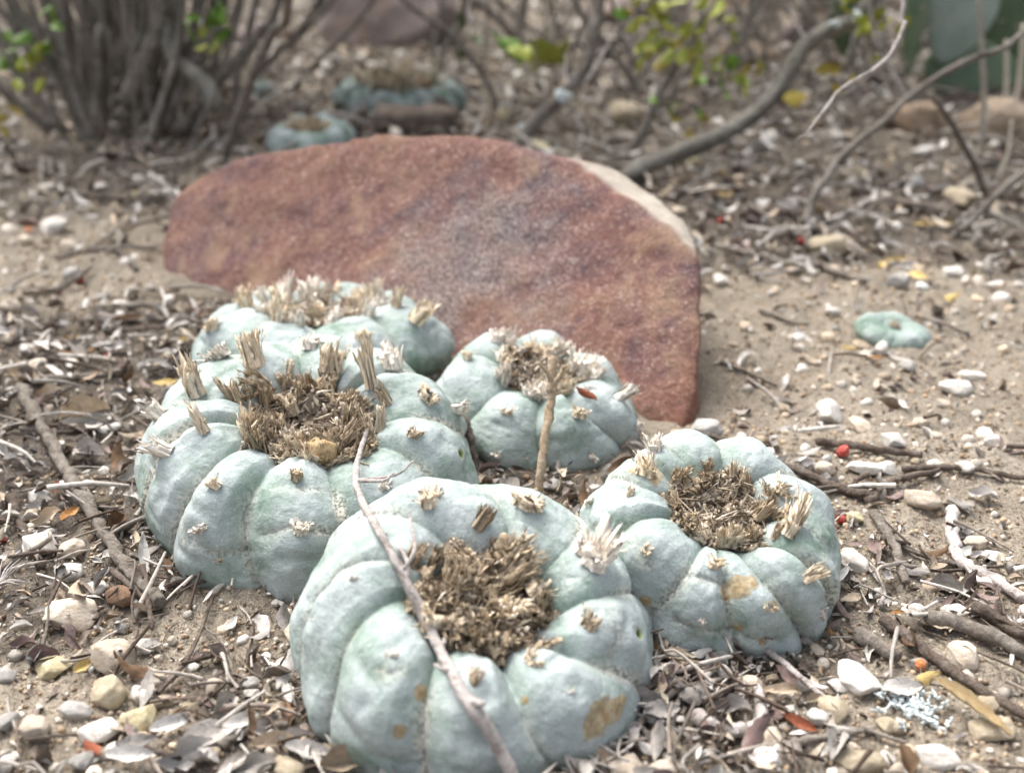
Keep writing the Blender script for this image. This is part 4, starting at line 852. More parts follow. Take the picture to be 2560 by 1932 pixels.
# ================================================================== stones that can be picked out
W, CR, BE, GR, BR, YE = 'p_white', 'p_cream', 'p_beige', 'p_grey', 'p_brown', 'p_yellow'
for X, Y, a, b, m, *rest in (
    (101, 1360, 78, 72, W, 0.6, 2), (175, 1375, 76, 44, CR), (178, 1424, 86, 54, W, 0.1, 3), (241, 1472, 56, 46, W, 0.5, 7), (175, 1525, 138, 82, CR, 0.1, 4), (303, 1489, 78, 58, BR, 0, 1), (285, 1634, 122, 86, CR, 0.2, 0), (132, 1652, 98, 64, YE, 0.1, 5),
    (268, 1726, 98, 84, BE, 0.4, 8), (377, 1678, 102, 56, CR, 0.0, 3), (355, 1726, 74, 46, W), (351, 1788, 94, 84, YE, 0.0, 9), (246, 1823, 104, 74, W, 0.7, 7), (197, 1775, 92, 48, GR, 0.2, 6), (360, 1603, 46, 84, W, 0.5, 2), (18, 1796, 54, 78, GR), (96, 1827, 84, 70, CR), (210, 1915, 66, 60, GR), (18, 1906, 56, 48, W),
    (627, 1687, 52, 40, GR), (627, 1722, 42, 40, W), (535, 1713, 48, 44, CR), (719, 1915, 96, 66, BE), (118, 1331, 42, 34, GR), (13, 1687, 60, 48, GR), (690, 1765, 26, 24, W), (470, 1760, 40, 34, BE), (560, 1750, 34, 26, CR), (480, 1660, 38, 30, W), (430, 1590, 30, 24, CR), (300, 1560, 34, 30, GR), (60, 1590, 40, 26, CR), (95, 1240, 60, 36, W), (690, 1500, 26, 20, W),
    (2143, 1689, 92, 112, W, 0.75, 4), (2098, 1702, 52, 56, W, 0.3, 3), (2084, 1766, 78, 78, BE, 0.5, 5), (2044, 1793, 62, 46, W, -0.4, 6), (1872, 1711, 68, 44, CR), (1806, 1680, 40, 52, W), (1775, 1652, 32, 30, W), (1637, 1625, 28, 50, CR), (1650, 1675, 72, 44, CR, 0.2, 3), (1628, 1707, 52, 44, CR), (2401, 1648, 88, 74, CR, -0.3, 0), (2297, 1662, 52, 34, GR),
    (2338, 1888, 134, 68, W, -0.15, 11), (1908, 1842, 88, 60, CR, 0.1, 7), (1908, 1897, 88, 66, W, 0.2, 8), (1659, 1915, 116, 56, CR, 0.1, 1), (2139, 1395, 88, 54, W, -0.5, 6), (2071, 1379, 46, 30, W), (2387, 1526, 74, 40, W, -0.5, 11), (2292, 1521, 48, 38, W), (2152, 1892, 146, 78, BE, 0.2, 3), (2473, 1820, 116, 66, BE), (2464, 1761, 60, 44, BE), (2102, 1829, 74, 40, GR), (2441, 1345, 64, 38, CR), (2480, 1380, 60, 44, W),
    (1768, 1888, 48, 30, W), (2100, 1925, 70, 30, CR), (2240, 1930, 60, 34, CR), (2010, 1870, 38, 26, CR), (1980, 1760, 34, 26, W), (1930, 1690, 30, 24, BE),
    (2072, 1021, 68, 60, W, 0.1, 4), (2152, 1061, 52, 48, CR, 0.2, 3), (2227, 1110, 52, 44, W, 0.3, 2), (2303, 1247, 98, 54, CR, 0.1, 7), (2161, 1176, 98, 34, W, -0.2, 6), (2063, 1156, 28, 24, GR), (2010, 1167, 48, 32, W), (2214, 1172, 60, 34, W), (1762, 1079, 88, 46, GR, 0.1, 8), (2391, 972, 78, 50, W, 0.4, 3), (2267, 919, 46, 34, GR), (2165, 897, 38, 26, CR),
    (2409, 1176, 46, 34, W), (1802, 702, 42, 40, W), (2081, 777, 40, 20, W), (2130, 1287, 44, 50, YE), (2430, 935, 80, 24, W, -0.3, 6), (2300, 1060, 44, 26, CR), (2360, 1010, 40, 20, CR), (1960, 1010, 36, 24, BE), (2100, 960, 28, 18, W), (2200, 975, 36, 18, CR), (2480, 1110, 54, 26, W), (2340, 1095, 36, 20, CR), (1900, 1100, 34, 22, BE), (2180, 830, 30, 18, W), (2000, 870, 26, 18, W), (2330, 1165, 40, 22, W),
    (302, 760, 52, 34, W, 0.2, 3), (27, 764, 58, 30, CR), (71, 870, 46, 42, W, 0.3, 7), (22, 848, 44, 26, CR), (177, 680, 52, 32, GR), (173, 618, 50, 28, CR), (98, 928, 54, 34, CR), (386, 853, 26, 22, W), (30, 985, 34, 28, W), (120, 1030, 26, 22, CR), (260, 1170, 30, 22, W), (200, 1190, 26, 20, CR), (330, 1140, 24, 20, W), (10, 1010, 30, 30, W),
    (250, 470, 44, 16, W, 0.1, 6), (120, 475, 50, 18, W, 0.0, 5), (330, 490, 40, 22, YE), (420, 480, 26, 18, W), (300, 600, 40, 20, BE), (60, 600, 46, 24, CR),
    (2090, 352, 40, 44, W, 0, 2), (2300, 385, 60, 26, W), (2240, 350, 30, 20, CR), (1920, 360, 34, 26, GR), (1730, 410, 50, 22, YE), (2120, 440, 70, 36, BE), (1970, 520, 60, 34, GR), (2400, 505, 76, 60, BE, 0.2, 5), (2280, 465, 56, 26, GR), (2460, 400, 40, 26, W), (1850, 450, 36, 24, CR), (2060, 620, 130, 44, BE, 0.0, 8), (2000, 655, 60, 22, GR), (2240, 710, 60, 34, GR), (2380, 680, 50, 26, W), (2500, 740, 40, 26, W),
    (1570, 300, 110, 60, BE, 0.1, 7), (1345, 375, 56, 40, YE, 0, 2), (1190, 360, 60, 22, BE), (1260, 290, 50, 34, YE), (960, 300, 60, 26, BR), (1500, 430, 40, 22, W)):
    peb_px(X, Y, a, b, m, rest[0] if rest else rnd.uniform(-0.5, 0.5), rest[1] if len(rest) > 1 else None)
p = at(140, 590); egg = pebble_at(p.x, p.y, px(78, p), px(70, p), W, 0.2, 0.8, 5, 'smooth bluish white egg-shaped pebble on the sand left of the rock')
# bigger background stones
def boulder(X, Y, wp, hp_, mat, label, dpt=0.8, seed=0, name='rock', flat=1.0):
    p = at(X, Y); s_ = px(1, p); g = np.random.default_rng(seed); w_, h_ = wp * s_, hp_ * s_
    pts = []
    for k in range(26):
        d = g.normal(0, 1, 3); d /= np.linalg.norm(d); d = np.sign(d) * np.abs(d) ** 0.8
        pts.append(Vector((p.x + d[0] * w_ / 2, p.y + w_ * dpt / 2 + d[1] * w_ * dpt / 2, h_ * (0.25 + 0.75 * d[2]) if d[2] > 0 else h_ * (0.25 + 0.6 * d[2]))))
    me, v, nn = hull_rock(pts, max(w_, h_) / 42, 4, ((w_ * 0.03, 1.2 / w_), (w_ * 0.008, 7 / w_)), seed)
    me.name = 'rock'; o = link(name, me, M[mat]); tag(o, label, 'rock', 'background rocks'); BLOCK.append((p.x, p.y + w_ * dpt / 2, w_ * 0.45)); return o
boulder(960, 128, 420, 190, 'rock_purple', 'big purplish grey rock behind the crested cactus', 0.7, 4)
boulder(2330, 350, 190, 90, 'rock_tan', 'flat reddish tan stone under the prickly pear, left one', 0.8, 5)
boulder(2520, 368, 200, 110, 'rock_tan', 'flat tan stone at the right edge under the prickly pear', 0.8, 6)
boulder(1900, 170, 190, 70, 'rock_tan', 'pale tan stone behind the thick slanting branch', 0.7, 7)
boulder(1880, 60, 260, 90, 'rock_tan', 'tan stone at the top edge behind the slanting branch', 0.7, 8)
boulder(2000, 120, 120, 60, 'rock_purple', 'small grey stone behind the slanting branch', 0.7, 9)
boulder(640, 120, 160, 60, 'rock_purple', 'grey stone behind the left shrub stems', 0.7, 10)
boulder(1560, 60, 200, 70, 'rock_purple', 'dull grey stone far behind the yellow-green leaves', 0.7, 11)

# ================================================================== twigs that can be picked out
g3 = lambda X, Y, off: tuple(shot(X, Y, off))
pa, pb = shot(905, 1080, 0.010), shot(887, 1150, 0.009)
main = [g3(925, 1050, 0.006), g3(908, 1105, 0.010), g3(888, 1180, 0.011), g3(905, 1255, 0.012), g3(962, 1350, 0.009), g3(1010, 1440, 0.0035), g3(1075, 1570, 0.0030), g3(1120, 1665, 0.0030), g3(1165, 1745, 0.0030), g3(1230, 1835, 0.0030)]
e1 = Vector(main[-1]); e0 = Vector(main[-2]); main.append(tuple(e1 + (e1 - e0) * 0.7 + Vector((0.004, -0.004, -0.012))))
main.append(tuple(Vector(main[-1]) + (e1 - e0) * 0.6 + Vector((0.003, -0.006, -0.014))))
def clear_path(pts, n, clr):
    P_ = [Vector(a) for a in smoothpath(pts, n)]
    for i_, q in enumerate(P_):                       # lift the wood clear of the heads it lies on
        rel = q - EYE; dz = rel.dot(FWD); X_ = CX + rel.dot(RT) / dz * FPX; Y_ = CY - rel.dot(UP) / dz * FPX
        for h in HEADS:
            r = h._cast(h.fine, X_, Y_)
            if r[0] is not None:
                sf = h.M @ r[0]; lim = (sf - EYE).length - clr
                if rel.length > lim: q = EYE + ray(X_, Y_) * lim; rel = q - EYE
        P_[i_] = q
    A_ = np.array([tuple(a) for a in P_])
    for _ in range(2): A_[1:-1] = 0.25 * A_[:-2] + 0.5 * A_[1:-1] + 0.25 * A_[2:]
    return [tuple(a) for a in A_]
h0_, h5_ = main[0][1], main[5][1]; tot_ = 1440 - 1050
for i_, (X_, Y_) in enumerate(((925, 1050), (908, 1105), (888, 1180), (905, 1255), (962, 1350))): main[i_] = tuple(pt(X_, Y_, h0_ + (h5_ - h0_) * (Y_ - 1050) / tot_))
main_fine = clear_path(clear_path(main, 60, 0.0034), 60, 0.0022)
twig(main_fine, 0.0007, 0.0017, 'bark_pale', 'long bleached twig slanting across the front cactus head', n=64, sides=9, wob=0.06, seed=4, jit=0.08,
     knots=((0.52, 0.3), (0.30, 0.3), (0.76, 0.3), (0.20, 0.3)),
     forks=((0.22, pt(985, 1182, Vector(main[3]).y), 0.0008), (0.215, pt(1034, 1152, Vector(main[3]).y + 0.002), 0.00055), (0.47, pt(975, 1330, Vector(main[4]).y - 0.004), 0.0009), (0.46, pt(1024, 1288, Vector(main[4]).y - 0.003), 0.0007), (0.60, pt(1112, 1590, Vector(main[6]).y - 0.002), 0.0009), (0.66, pt(1085, 1660, Vector(main[7]).y - 0.002), 0.0009), (0.74, pt(1212, 1755, Vector(main[8]).y - 0.003), 0.0011), (0.36, pt(915, 1290, Vector(main[3]).y - 0.003), 0.0006)), group=None)
b0 = at(1342, 1262)
twig([tuple(b0), tuple(pt(1352, 1170, b0.y + 0.004)), tuple(pt(1364, 1080, b0.y + 0.011)), tuple(pt(1376, 1010, b0.y + 0.018)), tuple(pt(1380, 955, b0.y + 0.022)), tuple(pt(1380, 892, b0.y + 0.026))], 0.0014, 0.0016, 'bark_brown', 'upright brown stick standing between the cactus heads', n=40, sides=9, wob=0.07, seed=8, jit=0.08,
     knots=((0.5, 0.25), (0.72, 0.35)), forks=((0.70, pt(1425, 975, b0.y + 0.019), 0.0011), (0.80, pt(1345, 905, b0.y + 0.02), 0.0012), (0.78, pt(1412, 915, b0.y + 0.02), 0.0012), (0.1, pt(1318, 1225, b0.y - 0.004), 0.0012)), group=None)
b1 = at(1192, 1210)
twig([tuple(b1), tuple(pt(1178, 1120, b1.y + 0.008)), tuple(pt(1162, 1048, b1.y + 0.014))], 0.0016, 0.0015, 'bark_dark', 'short dark stick wedged between the largest and middle cactus heads', n=22, group=None)
ground_twig(((62, 1005), (100, 1080), (165, 1190), (225, 1295), (290, 1400), (345, 1480), (408, 1545)), 38, 'bark', 'long grey twig lying left of the largest cactus head', lift=0.0015, n=60, knots=((0.15, 0.3), (0.48, 0.3), (0.8, 0.2)), forks=((0.38, at(290, 1270, 0.008), 0.0013),), group=None)
ground_twig(((30, 1265), (55, 1330), (85, 1395), (110, 1450)), 30, 'bark_dark', 'dark grey twig at the left edge among white pebbles')
for k, (pp, wp, mt) in enumerate((
    (((0, 1110), (70, 1085), (120, 1088), (190, 1090)), 12, 'bark_dark'), (((95, 975), (180, 968), (260, 962), (335, 940)), 18, 'bark'), (((140, 1085), (200, 1088), (300, 1085)), 9, 'bark'), (((240, 785), (330, 782), (430, 780)), 18, 'bark'), (((60, 745), (110, 735), (160, 722)), 12, 'bark_dark'), (((225, 640), (300, 655), (345, 690)), 14, 'bark'),
    (((300, 810), (360, 812), (420, 815)), 16, 'bark'), (((15, 375), (70, 420), (130, 450)), 18, 'bark'), (((150, 510), (300, 515), (430, 525)), 16, 'bark_dark'), (((230, 640), (290, 600), (350, 560)), 12, 'bark'), (((350, 500), (375, 470), (420, 505)), 8, 'bark_pale'),
    (((1880, 1180), (1990, 1210), (2090, 1250), (2180, 1270)), 26, 'bark_dark'), (((2165, 1280), (2230, 1225), (2340, 1205)), 24, 'bark_dark'), (((2040, 1130), (2150, 1150), (2300, 1165)), 24, 'bark_dark'), (((2250, 1190), (2400, 1200), (2560, 1225)), 16, 'bark_dark'),
    (((1740, 1095), (1800, 1125), (1930, 1135)), 12, 'bark_dark'), (((1800, 920), (1870, 945), (1940, 980)), 10, 'bark_dark'), (((1900, 790), (1980, 820), (2020, 828)), 12, 'bark'), (((1790, 640), (1900, 665), (2010, 690)), 18, 'bark'), (((1980, 660), (2080, 700), (2160, 730)), 18, 'bark'),
    (((2180, 1310), (2230, 1380), (2260, 1470)), 26, 'bark'), (((2375, 1290), (2380, 1370), (2400, 1430), (2470, 1470), (2560, 1530)), 34, 'bark_pale'), (((2200, 1580), (2330, 1680), (2440, 1760), (2560, 1830)), 30, 'bark_dark'), (((2290, 1590), (2420, 1620), (2560, 1690)), 44, 'bark'), (((2420, 1570), (2500, 1600), (2560, 1640)), 40, 'bark_dark'),
    (((2130, 1600), (2190, 1650), (2240, 1680)), 40, 'bark'), (((2200, 1360), (2330, 1410), (2450, 1440)), 14, 'bark'), (((1565, 1885), (1620, 1820), (1700, 1760), (1800, 1735)), 22, 'bark'), (((1660, 1890), (1680, 1830), (1700, 1770)), 18, 'bark'), (((1980, 1895), (2080, 1870), (2180, 1845)), 24, 'bark'), (((2160, 1850), (2280, 1900), (2330, 1932)), 12, 'bark'),
    (((1740, 1815), (1790, 1855), (1860, 1860), (1900, 1830), (1890, 1750)), 40, 'bark_pale'), (((1640, 1590), (1670, 1575), (1705, 1555)), 18, 'bark'), (((1830, 1675), (1860, 1680), (1885, 1685)), 12, 'bark_dark'), (((560, 1905), (660, 1840), (720, 1860)), 26, 'bark'), (((2350, 1480), (2390, 1490), (2420, 1440)), 9, 'bark_dark'),
    (((1800, 560), (1900, 545), (2050, 560)), 26, 'bark_dark'), (((1990, 600), (2130, 540), (2230, 480)), 16, 'bark_pale'), (((1640, 470), (1760, 500), (1880, 540)), 16, 'bark'), (((2220, 540), (2350, 500), (2480, 510)), 14, 'bark_dark'), (((2400, 570), (2460, 530), (2560, 480)), 16, 'bark'), (((1560, 400), (1640, 330), (1750, 280)), 14, 'bark'), (((1500, 460), (1600, 400), (1680, 390)), 16, 'bark'))):
    pm = at(*pp[len(pp) // 2]); nm = dict(bark='grey', bark_dark='dark brown', bark_pale='bleached pale', bark_brown='brown')[mt]
    ground_twig(pp, wp, mt, f"{'thick' if wp > 23 else 'thin'} {nm} twig lying {where(pm.x, pm.y)}", seed=30 + k, lift=0.001)

# ================================================================== leaves that can be picked out
for X, Y, lp, m, rz, tl, k, note in (
    (204, 1674, 72, 'l_yellow', 1.3, (0.9, 0.2), 1, 'yellow-orange curled leaf leaning between pebbles in the left foreground'), (2310, 1715, 82, 'l_yellow', 0.55, (0.5, 0.1), 3, 'pale yellow half-moon leaf beside an orange berry in the right foreground'), (415, 962, 62, 'l_yellow', 0.25, (0.5, 0), 6, 'small yellow leaf left of the largest cactus head'),
    (805, 1800, 100, 'l_orange', 1.5, (0.4, 0.4), 0, 'glossy brown oval leaf leaning against the front cactus head'), (175, 1300, 80, 'l_orange', 1.5, (0.3, 0.1), 1, 'orange-brown curled leaf beside the long grey twig, right one'), (120, 1300, 84, 'l_tan', 0.8, (0.8, 0), 2, 'tan curled leaf beside the long grey twig, left one'), (150, 1230, 70, 'l_red', 2.2, (0.3, 0.2), 3, 'red-brown leaf under the upper end of the long grey twig'),
    (480, 783, 64, 'l_red', 0.1, (0.4, 0), 0, 'dark red leaf on the ground beside the back left cactus head'), (690, 1880, 120, 'l_tan', 0.2, (0.3, 0.1), 8, None), (480, 1890, 170, 'l_silver', 0.35, (0.5, 0.05), 2, None), (780, 1900, 130, 'l_silver', -0.1, (0.4, 0.1), 1, None), (560, 1780, 90, 'l_grey', 1.2, (0.5, 0.2), 5, None), (330, 1900, 120, 'l_white', 0.1, (0.5, 0), 1, None), (860, 1925, 120, 'l_tan', 0.3, (0.5, 0.1), 5, None), (1560, 1850, 110, 'l_silver', 0.7, (0.5, 0.1), 1, None), (1600, 1780, 100, 'l_grey', 0.3, (0.4, 0.2), 5, None), (1830, 1780, 110, 'l_grey', -0.3, (0.5, 0.0), 2, None), (1480, 1915, 120, 'l_tan', 0.2, (0.4, 0.1), 8, None), (1330, 1910, 90, 'l_silver', -0.3, (0.5, 0.2), 5, None), (60, 1150, 90, 'l_silver', 0.7, (0.4, 0), 1, None), (230, 1130, 90, 'l_grey', -0.4, (0.5, 0), 5, None), (330, 1190, 80, 'l_silver', 1.0, (0.5, 0.1), 2, None), (280, 880, 90, 'l_silver', 0.2, (0.4, 0), 1, None), (130, 1000, 90, 'l_tan', 0.1, (0.4, 0), 2, None), (900, 1885, 150, 'l_silver', -0.25, (0.4, 0.0), 4, 'large pale silvery leaf at the bottom edge under the front cactus head'), (960, 1840, 120, 'l_grey', 1.9, (0.9, 0.3), 5, 'grey curled leaf leaning on the front cactus head low at its left'),
    (719, 1731, 96, 'l_silver', 1.9, (0.2, 0.1), 0, None), (660, 1560, 76, 'l_silver', -1.0, (0.3, 0.3), 4, None), (575, 1550, 70, 'l_silver', 1.4, (0.3, 0.1), 6, None), (520, 1850, 150, 'l_grey', 0.5, (0.3, 0), 10, None), (600, 1830, 110, 'l_white', 1.0, (0.6, 0.2), 7, None), (430, 1820, 110, 'l_white', 0.6, (0.7, 0.0), 1, None), (640, 1930, 140, 'l_grey', 0.3, (0.4, 0), 2, None),
    (101, 1262, 70, 'l_white', 0.7, (0.8, 0.1), 2, None), (18, 1400, 74, 'l_white', 0.9, (0.4, 0), 0, None), (342, 1244, 60, 'l_white', 0.3, (0.6, 0), 1, None), (270, 1065, 70, 'l_white', 0.3, (0.5, 0), 3, None), (215, 1040, 120, 'l_tan', 0.5, (0.4, 0), 5, None), (220, 1055, 120, 'l_silver', 0.45, (0.8, 0), 1, None), (165, 920, 60, 'l_white', 2.2, (0.6, 0), 2, None),
    (60, 955, 110, 'l_tan', -0.4, (0.3, 0), 8, None), (330, 970, 60, 'l_tan', 0.3, (0.3, 0), 0, None), (380, 930, 80, 'l_silver', 0.9, (0.5, 0.1), 1, None), (250, 800, 100, 'l_grey', -0.7, (0.4, 0), 2, None), (460, 860, 44, 'l_yellow', 1.4, (0.3, 0), 7, None), (190, 850, 40, 'l_yellow', 0.2, (0.3, 0), 1, None), (200, 900, 90, 'l_brown', 0.1, (0.3, 0), 3, None),
    (520, 1450, 70, 'l_plum', 0.9, (0.5, 0.2), 2, None), (570, 1460, 84, 'l_plum', -0.2, (0.6, 0.1), 1, None), (510, 1640, 60, 'l_plum', 0.3, (0.2, 0), 4, None), (110, 1640, 80, 'l_plum', 0.2, (0.4, 0), 5, None), (60, 1615, 70, 'l_plum', 0.1, (0.4, 0), 2, None), (240, 1890, 70, 'l_red', -0.6, (0.4, 0), 3, None),
    (1690, 1655, 84, 'l_tan', -0.2, (0.3, 0), 4, None), (1750, 1650, 60, 'l_silver', 0.4, (0.4, 0), 3, None), (1700, 1610, 84, 'l_plum', 0.6, (0.5, 0.2), 2, None), (1740, 1745, 120, 'l_grey', 0.6, (0.3, 0), 9, None), (1970, 1700, 80, 'l_plum', -0.9, (0.4, 0.2), 1, None), (1930, 1780, 90, 'l_plum', -0.4, (0.3, 0), 0, None), (2000, 1820, 90, 'l_red', -0.6, (0.4, 0), 1, None), (1970, 1800, 70, 'l_brown', 0.3, (0.3, 0), 2, None),
    (1640, 1870, 60, 'l_red', 0.3, (0.3, 0), 3, None), (1650, 1800, 110, 'l_grey', 0.5, (0.4, 0.2), 4, None), (2030, 1760, 60, 'l_tan', 0.3, (0.4, 0), 8, None), (2250, 1740, 110, 'l_silver', 0.2, (0.3, 0), 4, None), (2340, 1585, 90, 'l_tan', 0.0, (0.4, 0), 1, None), (2410, 1590, 54, 'l_red', -0.3, (0.4, 0), 2, None), (2370, 1460, 84, 'l_grey', -0.5, (0.5, 0), 5, None), (2400, 1400, 70, 'l_brown', -0.6, (0.4, 0), 1, None),
    (2280, 1420, 90, 'l_grey', -0.6, (0.3, 0), 3, None), (2220, 1440, 60, 'l_silver', 1.2, (0.5, 0.2), 4, None), (2075, 1580, 44, 'l_orange', 1.4, (0.4, 0.2), 1, None), (2240, 1545, 40, 'l_orange', 0.2, (0.3, 0), 0, None), (2100, 1290, 50, 'l_plum', 0.4, (0.3, 0), 1, None), (2460, 1235, 80, 'l_silver', -0.5, (0.4, 0), 2, None), (2400, 1260, 70, 'l_grey', -0.6, (0.3, 0), 3, None), (2130, 1500, 80, 'l_tan', 0.5, (0.3, 0.1), 0, None),
    (2150, 860, 50, 'l_tan', -0.6, (0.3, 0), 4, None), (2120, 880, 40, 'l_yellow', -0.5, (0.3, 0), 3, None), (2190, 910, 44, 'l_orange', 0.2, (0.3, 0), 0, None), (2240, 650, 70, 'l_yellow', 0.5, (0.3, 0), 1, None), (2200, 670, 50, 'l_yellow', 0.9, (0.4, 0), 2, None), (2370, 755, 60, 'l_yellow', 0.5, (0.4, 0), 3, None), (2290, 700, 56, 'l_yellow', -0.8, (0.4, 0), 4, None), (2310, 570, 60, 'l_yellow', 0.2, (0.3, 0), 0, None), (2365, 565, 36, 'l_yellow', 0.4, (0.3, 0), 1, None),
    (1800, 430, 40, 'l_yellow', -0.6, (0.5, 0), 2, None), (1805, 486, 50, 'l_yellow', 0.1, (0.3, 0), 4, None), (1390, 1300, 60, 'l_orange', -0.4, (0.3, 0), 0, None), (1000, 905, 60, 'l_yellow', 1.8, (0.3, 0), 0, None), (1010, 1005, 40, 'l_grey', 0.1, (0.3, 0), 1, None)):
    leaf_px(X, Y, lp, m, rz, tl, k, note)
# leaves caught on the heads
for X, Y, lp, m, nm in ((1468, 985, 62, 'l_red', 'red-brown folded leaf caught in the crown of the middle cactus head'), (1555, 1120, 90, 'l_tan', 'narrow tan leaf leaning between the middle and right cactus heads'), (1312, 884, 52, 'l_brown', 'small brown leaf stuck in the crown of the middle cactus head')):
    p = shot(X, Y, 0.002); o = link('dead_leaf', leaf_me(3 if m != 'l_tan' else 9, m), None); ln = px(lp, p); o.location = p; o.scale = (ln, ln * (0.8 if m != 'l_tan' else 0.5), ln)
    o.rotation_euler = (0.9, 0.3, -0.45) if m == 'l_red' else ((0.8, -0.85, 0.2) if m == 'l_tan' else (0.9, -0.6, 0.4)); tag(o, nm, 'leaf')
# amber nugget in the largest head's crown
p = shot(808, 1125, 0.0150); o = link('resin_nugget', mesh_np('nugget', PEB[3], ICOF3), mat_pebble('amber_nugget', (0.42, 0.29, 0.14), (0.54, 0.41, 0.25), (0.32, 0.19, 0.08), 0.15)); o.location = p; o.scale = [px(a, p) for a in (40, 34, 44)]; o.rotation_euler = (0.3, 0.4, 0.5)
tag(o, 'amber brown nugget lodged in the crown of the largest cactus head', 'nugget')
# berries
for X, Y, d, m, nm in ((2102, 1160, 34, 'berry', 'bright red berry on the sand right of the cluster, upper one'), (2098, 1318, 26, 'berry', 'red berry among litter right of the rightmost cactus head'), (2297, 1690, 34, 'berry_o', 'orange berry under a pale pebble in the right foreground'), (1800, 563, 22, 'berry', 'red berry in the litter just right of the rock'), (2002, 624, 22, 'berry', 'red berry in the background litter right of the rock'), (75, 596, 20, 'berry_o', 'orange-red berry on the sand at far left'),
        (200, 704, 22, 'berry', 'dark red berry left of the rock beside a grey pebble'), (272, 912, 18, 'berry', 'tiny red berry in litter left of the largest cactus head'), (145, 732, 16, 'berry', 'tiny dark red berry at the left near a thin twig'), (8, 1365, 24, 'berry', 'orange-red berry at the left edge by white flakes')):
    p = at(X, Y); r = px(d / 2, p); mb = MB(); mb.add(_v3 * (1 + 0.14 * fbm(_v3 * 2.4, 3))[:, None] * [1, 0.9, 0.8], None, ICOF3); o = link('berry', mb.mesh('flesh'), M[m]); o.scale = (r, r, r); o.location = (p.x, p.y, gz1(p.x, p.y) + r * 0.8)
    v, q, t = tube([(0, 0, 0.85), (0.1, 0.05, 1.1), (0.15, 0.1, 1.45)], [0.12, 0.1, 0.12], 5, 0.05); c = link('stalk', (lambda b: (b.add(v, q, t), b.mesh('stalk'))[1])(MB()), M['bark_brown'], o); o.rotation_euler = (rnd.uniform(-1, 1), rnd.uniform(-1, 1), 0)
    tag(o, nm, 'berry', 'fallen berries')
# spiny rosette at the left edge
p = at(8, 1510); root = empty('spine_rosette', (p.x, p.y, gz1(p.x, p.y) + 0.004)); tag(root, 'starry cluster of pale dry spines at the left edge', 'spines')
for k in range(17):
    a = k / 17 * 6.283 + rnd.uniform(-0.1, 0.1); e = Vector((math.cos(a), math.sin(a), rnd.uniform(0.0, 0.6))).normalized() * px(rnd.uniform(80, 125), p)
    v, q, t = tube(smoothpath([(0, 0, 0), tuple(e * 0.5 + Vector((0, 0, 0.001))), tuple(e)], 7), np.linspace(0.00035, 0.00008, 7), 5, 0.03, k); mb = MB(); mb.add(v, q, t); link('spine', mb.mesh('spine'), M['bark_pale'], root)
# pale lichen tuft at the lower right
p = at(2297, 1800); root = empty('lichen', (p.x, p.y, gz1(p.x, p.y))); tag(root, 'pale blue-grey branching lichen tuft in the right foreground', 'lichen')
for k in range(34):
    b = Vector((rnd.gauss(0, 1) * px(44, p), rnd.gauss(0, 1) * px(36, p), 0.0006)); mb = MB()
    for j in range(6):
        e = b + Vector((rnd.gauss(0, 1), rnd.gauss(0, 1), rnd.uniform(0.4, 1.8))) * 0.0013; mb.add(*tube(smoothpath([tuple(b), tuple((b + e) / 2 + Vector((0.0003, 0, 0.0002))), tuple(e)], 5), np.array([0.00022, 0.00024, 0.00028, 0.00036, 0.00022]), 6, 0.25, 7 * k + j))
    link('lobe', mb.mesh('lobe'), M['lichen'], root)
# straw-coloured pod
p = at(2418, 1815); v, q = leaf_mesh(77, 0.34, 1.5, 0.25, 0.4, 17, 7); o = link('seed_pod', mesh_np('seed_pod', v, q), M['l_pod']); o.scale = (px(225, p), px(95, p), px(150, p)); o.location = (p.x, p.y, gz1(p.x, p.y) + 0.003); o.rotation_euler = (0.35, 0.05, -1.0)
tag(o, 'straw-coloured split seed pod lying in the right foreground', 'seed pod')
# ---- END OF PICKED LITTER

# ================================================================== the rest of the litter, scattered over the place
def polar(n, r0, r1, az, g, power=0.0):
    r = np.exp(g.uniform(math.log(r0), math.log(r1), n)); a = np.radians(g.uniform(-az, az, n)); return r * np.sin(a), r * np.cos(a), r
g = np.random.default_rng(77)
n = 0; X, Y, RR = polar(1500, 0.155, 0.72, 27, g); LA = litter_amount(X, Y)
for x, y, r, la in zip(X, Y, RR, LA):                                  # single leaves
    if n >= 200: break
    if g.random() > la or not free(x, y, 0.001): continue
    m = ('l_grey', 'l_silver', 'l_tan', 'l_brown', 'l_plum', 'l_grey', 'l_white', 'l_brown', 'l_grey', 'l_tan', 'l_silver')[g.integers(11)]
    leaf_at(x, y, g.uniform(0.006, 0.0135) * (0.8 + 0.35 * min(r / 0.4, 1.6)), m, None, (g.normal(0, 0.45), g.normal(0, 0.4)), int(g.integers(14)), lift=g.random() * 0.0025 * la, wscale=g.uniform(0.7, 1.15)); n += 1
n = 0; X, Y, RR = polar(900, 0.155, 0.8, 27, g)
for x, y, r in zip(X, Y, RR):                                          # single pebbles
    if n >= 110: break
    if not free(x, y, 0.002): continue
    m = ('p_white', 'p_white', 'p_cream', 'p_cream', 'p_beige', 'p_grey', 'p_beige')[g.integers(7)]; s_ = g.uniform(0.0025, 0.0058) * (1 + 0.5 * (g.random() < 0.15))
    pebble_at(x, y, s_, s_ * g.uniform(0.65, 1.1), m, None, g.uniform(0.6, 0.95)); n += 1
n = 0; X, Y, RR = polar(700, 0.16, 0.9, 27, g); LA = litter_amount(X, Y)
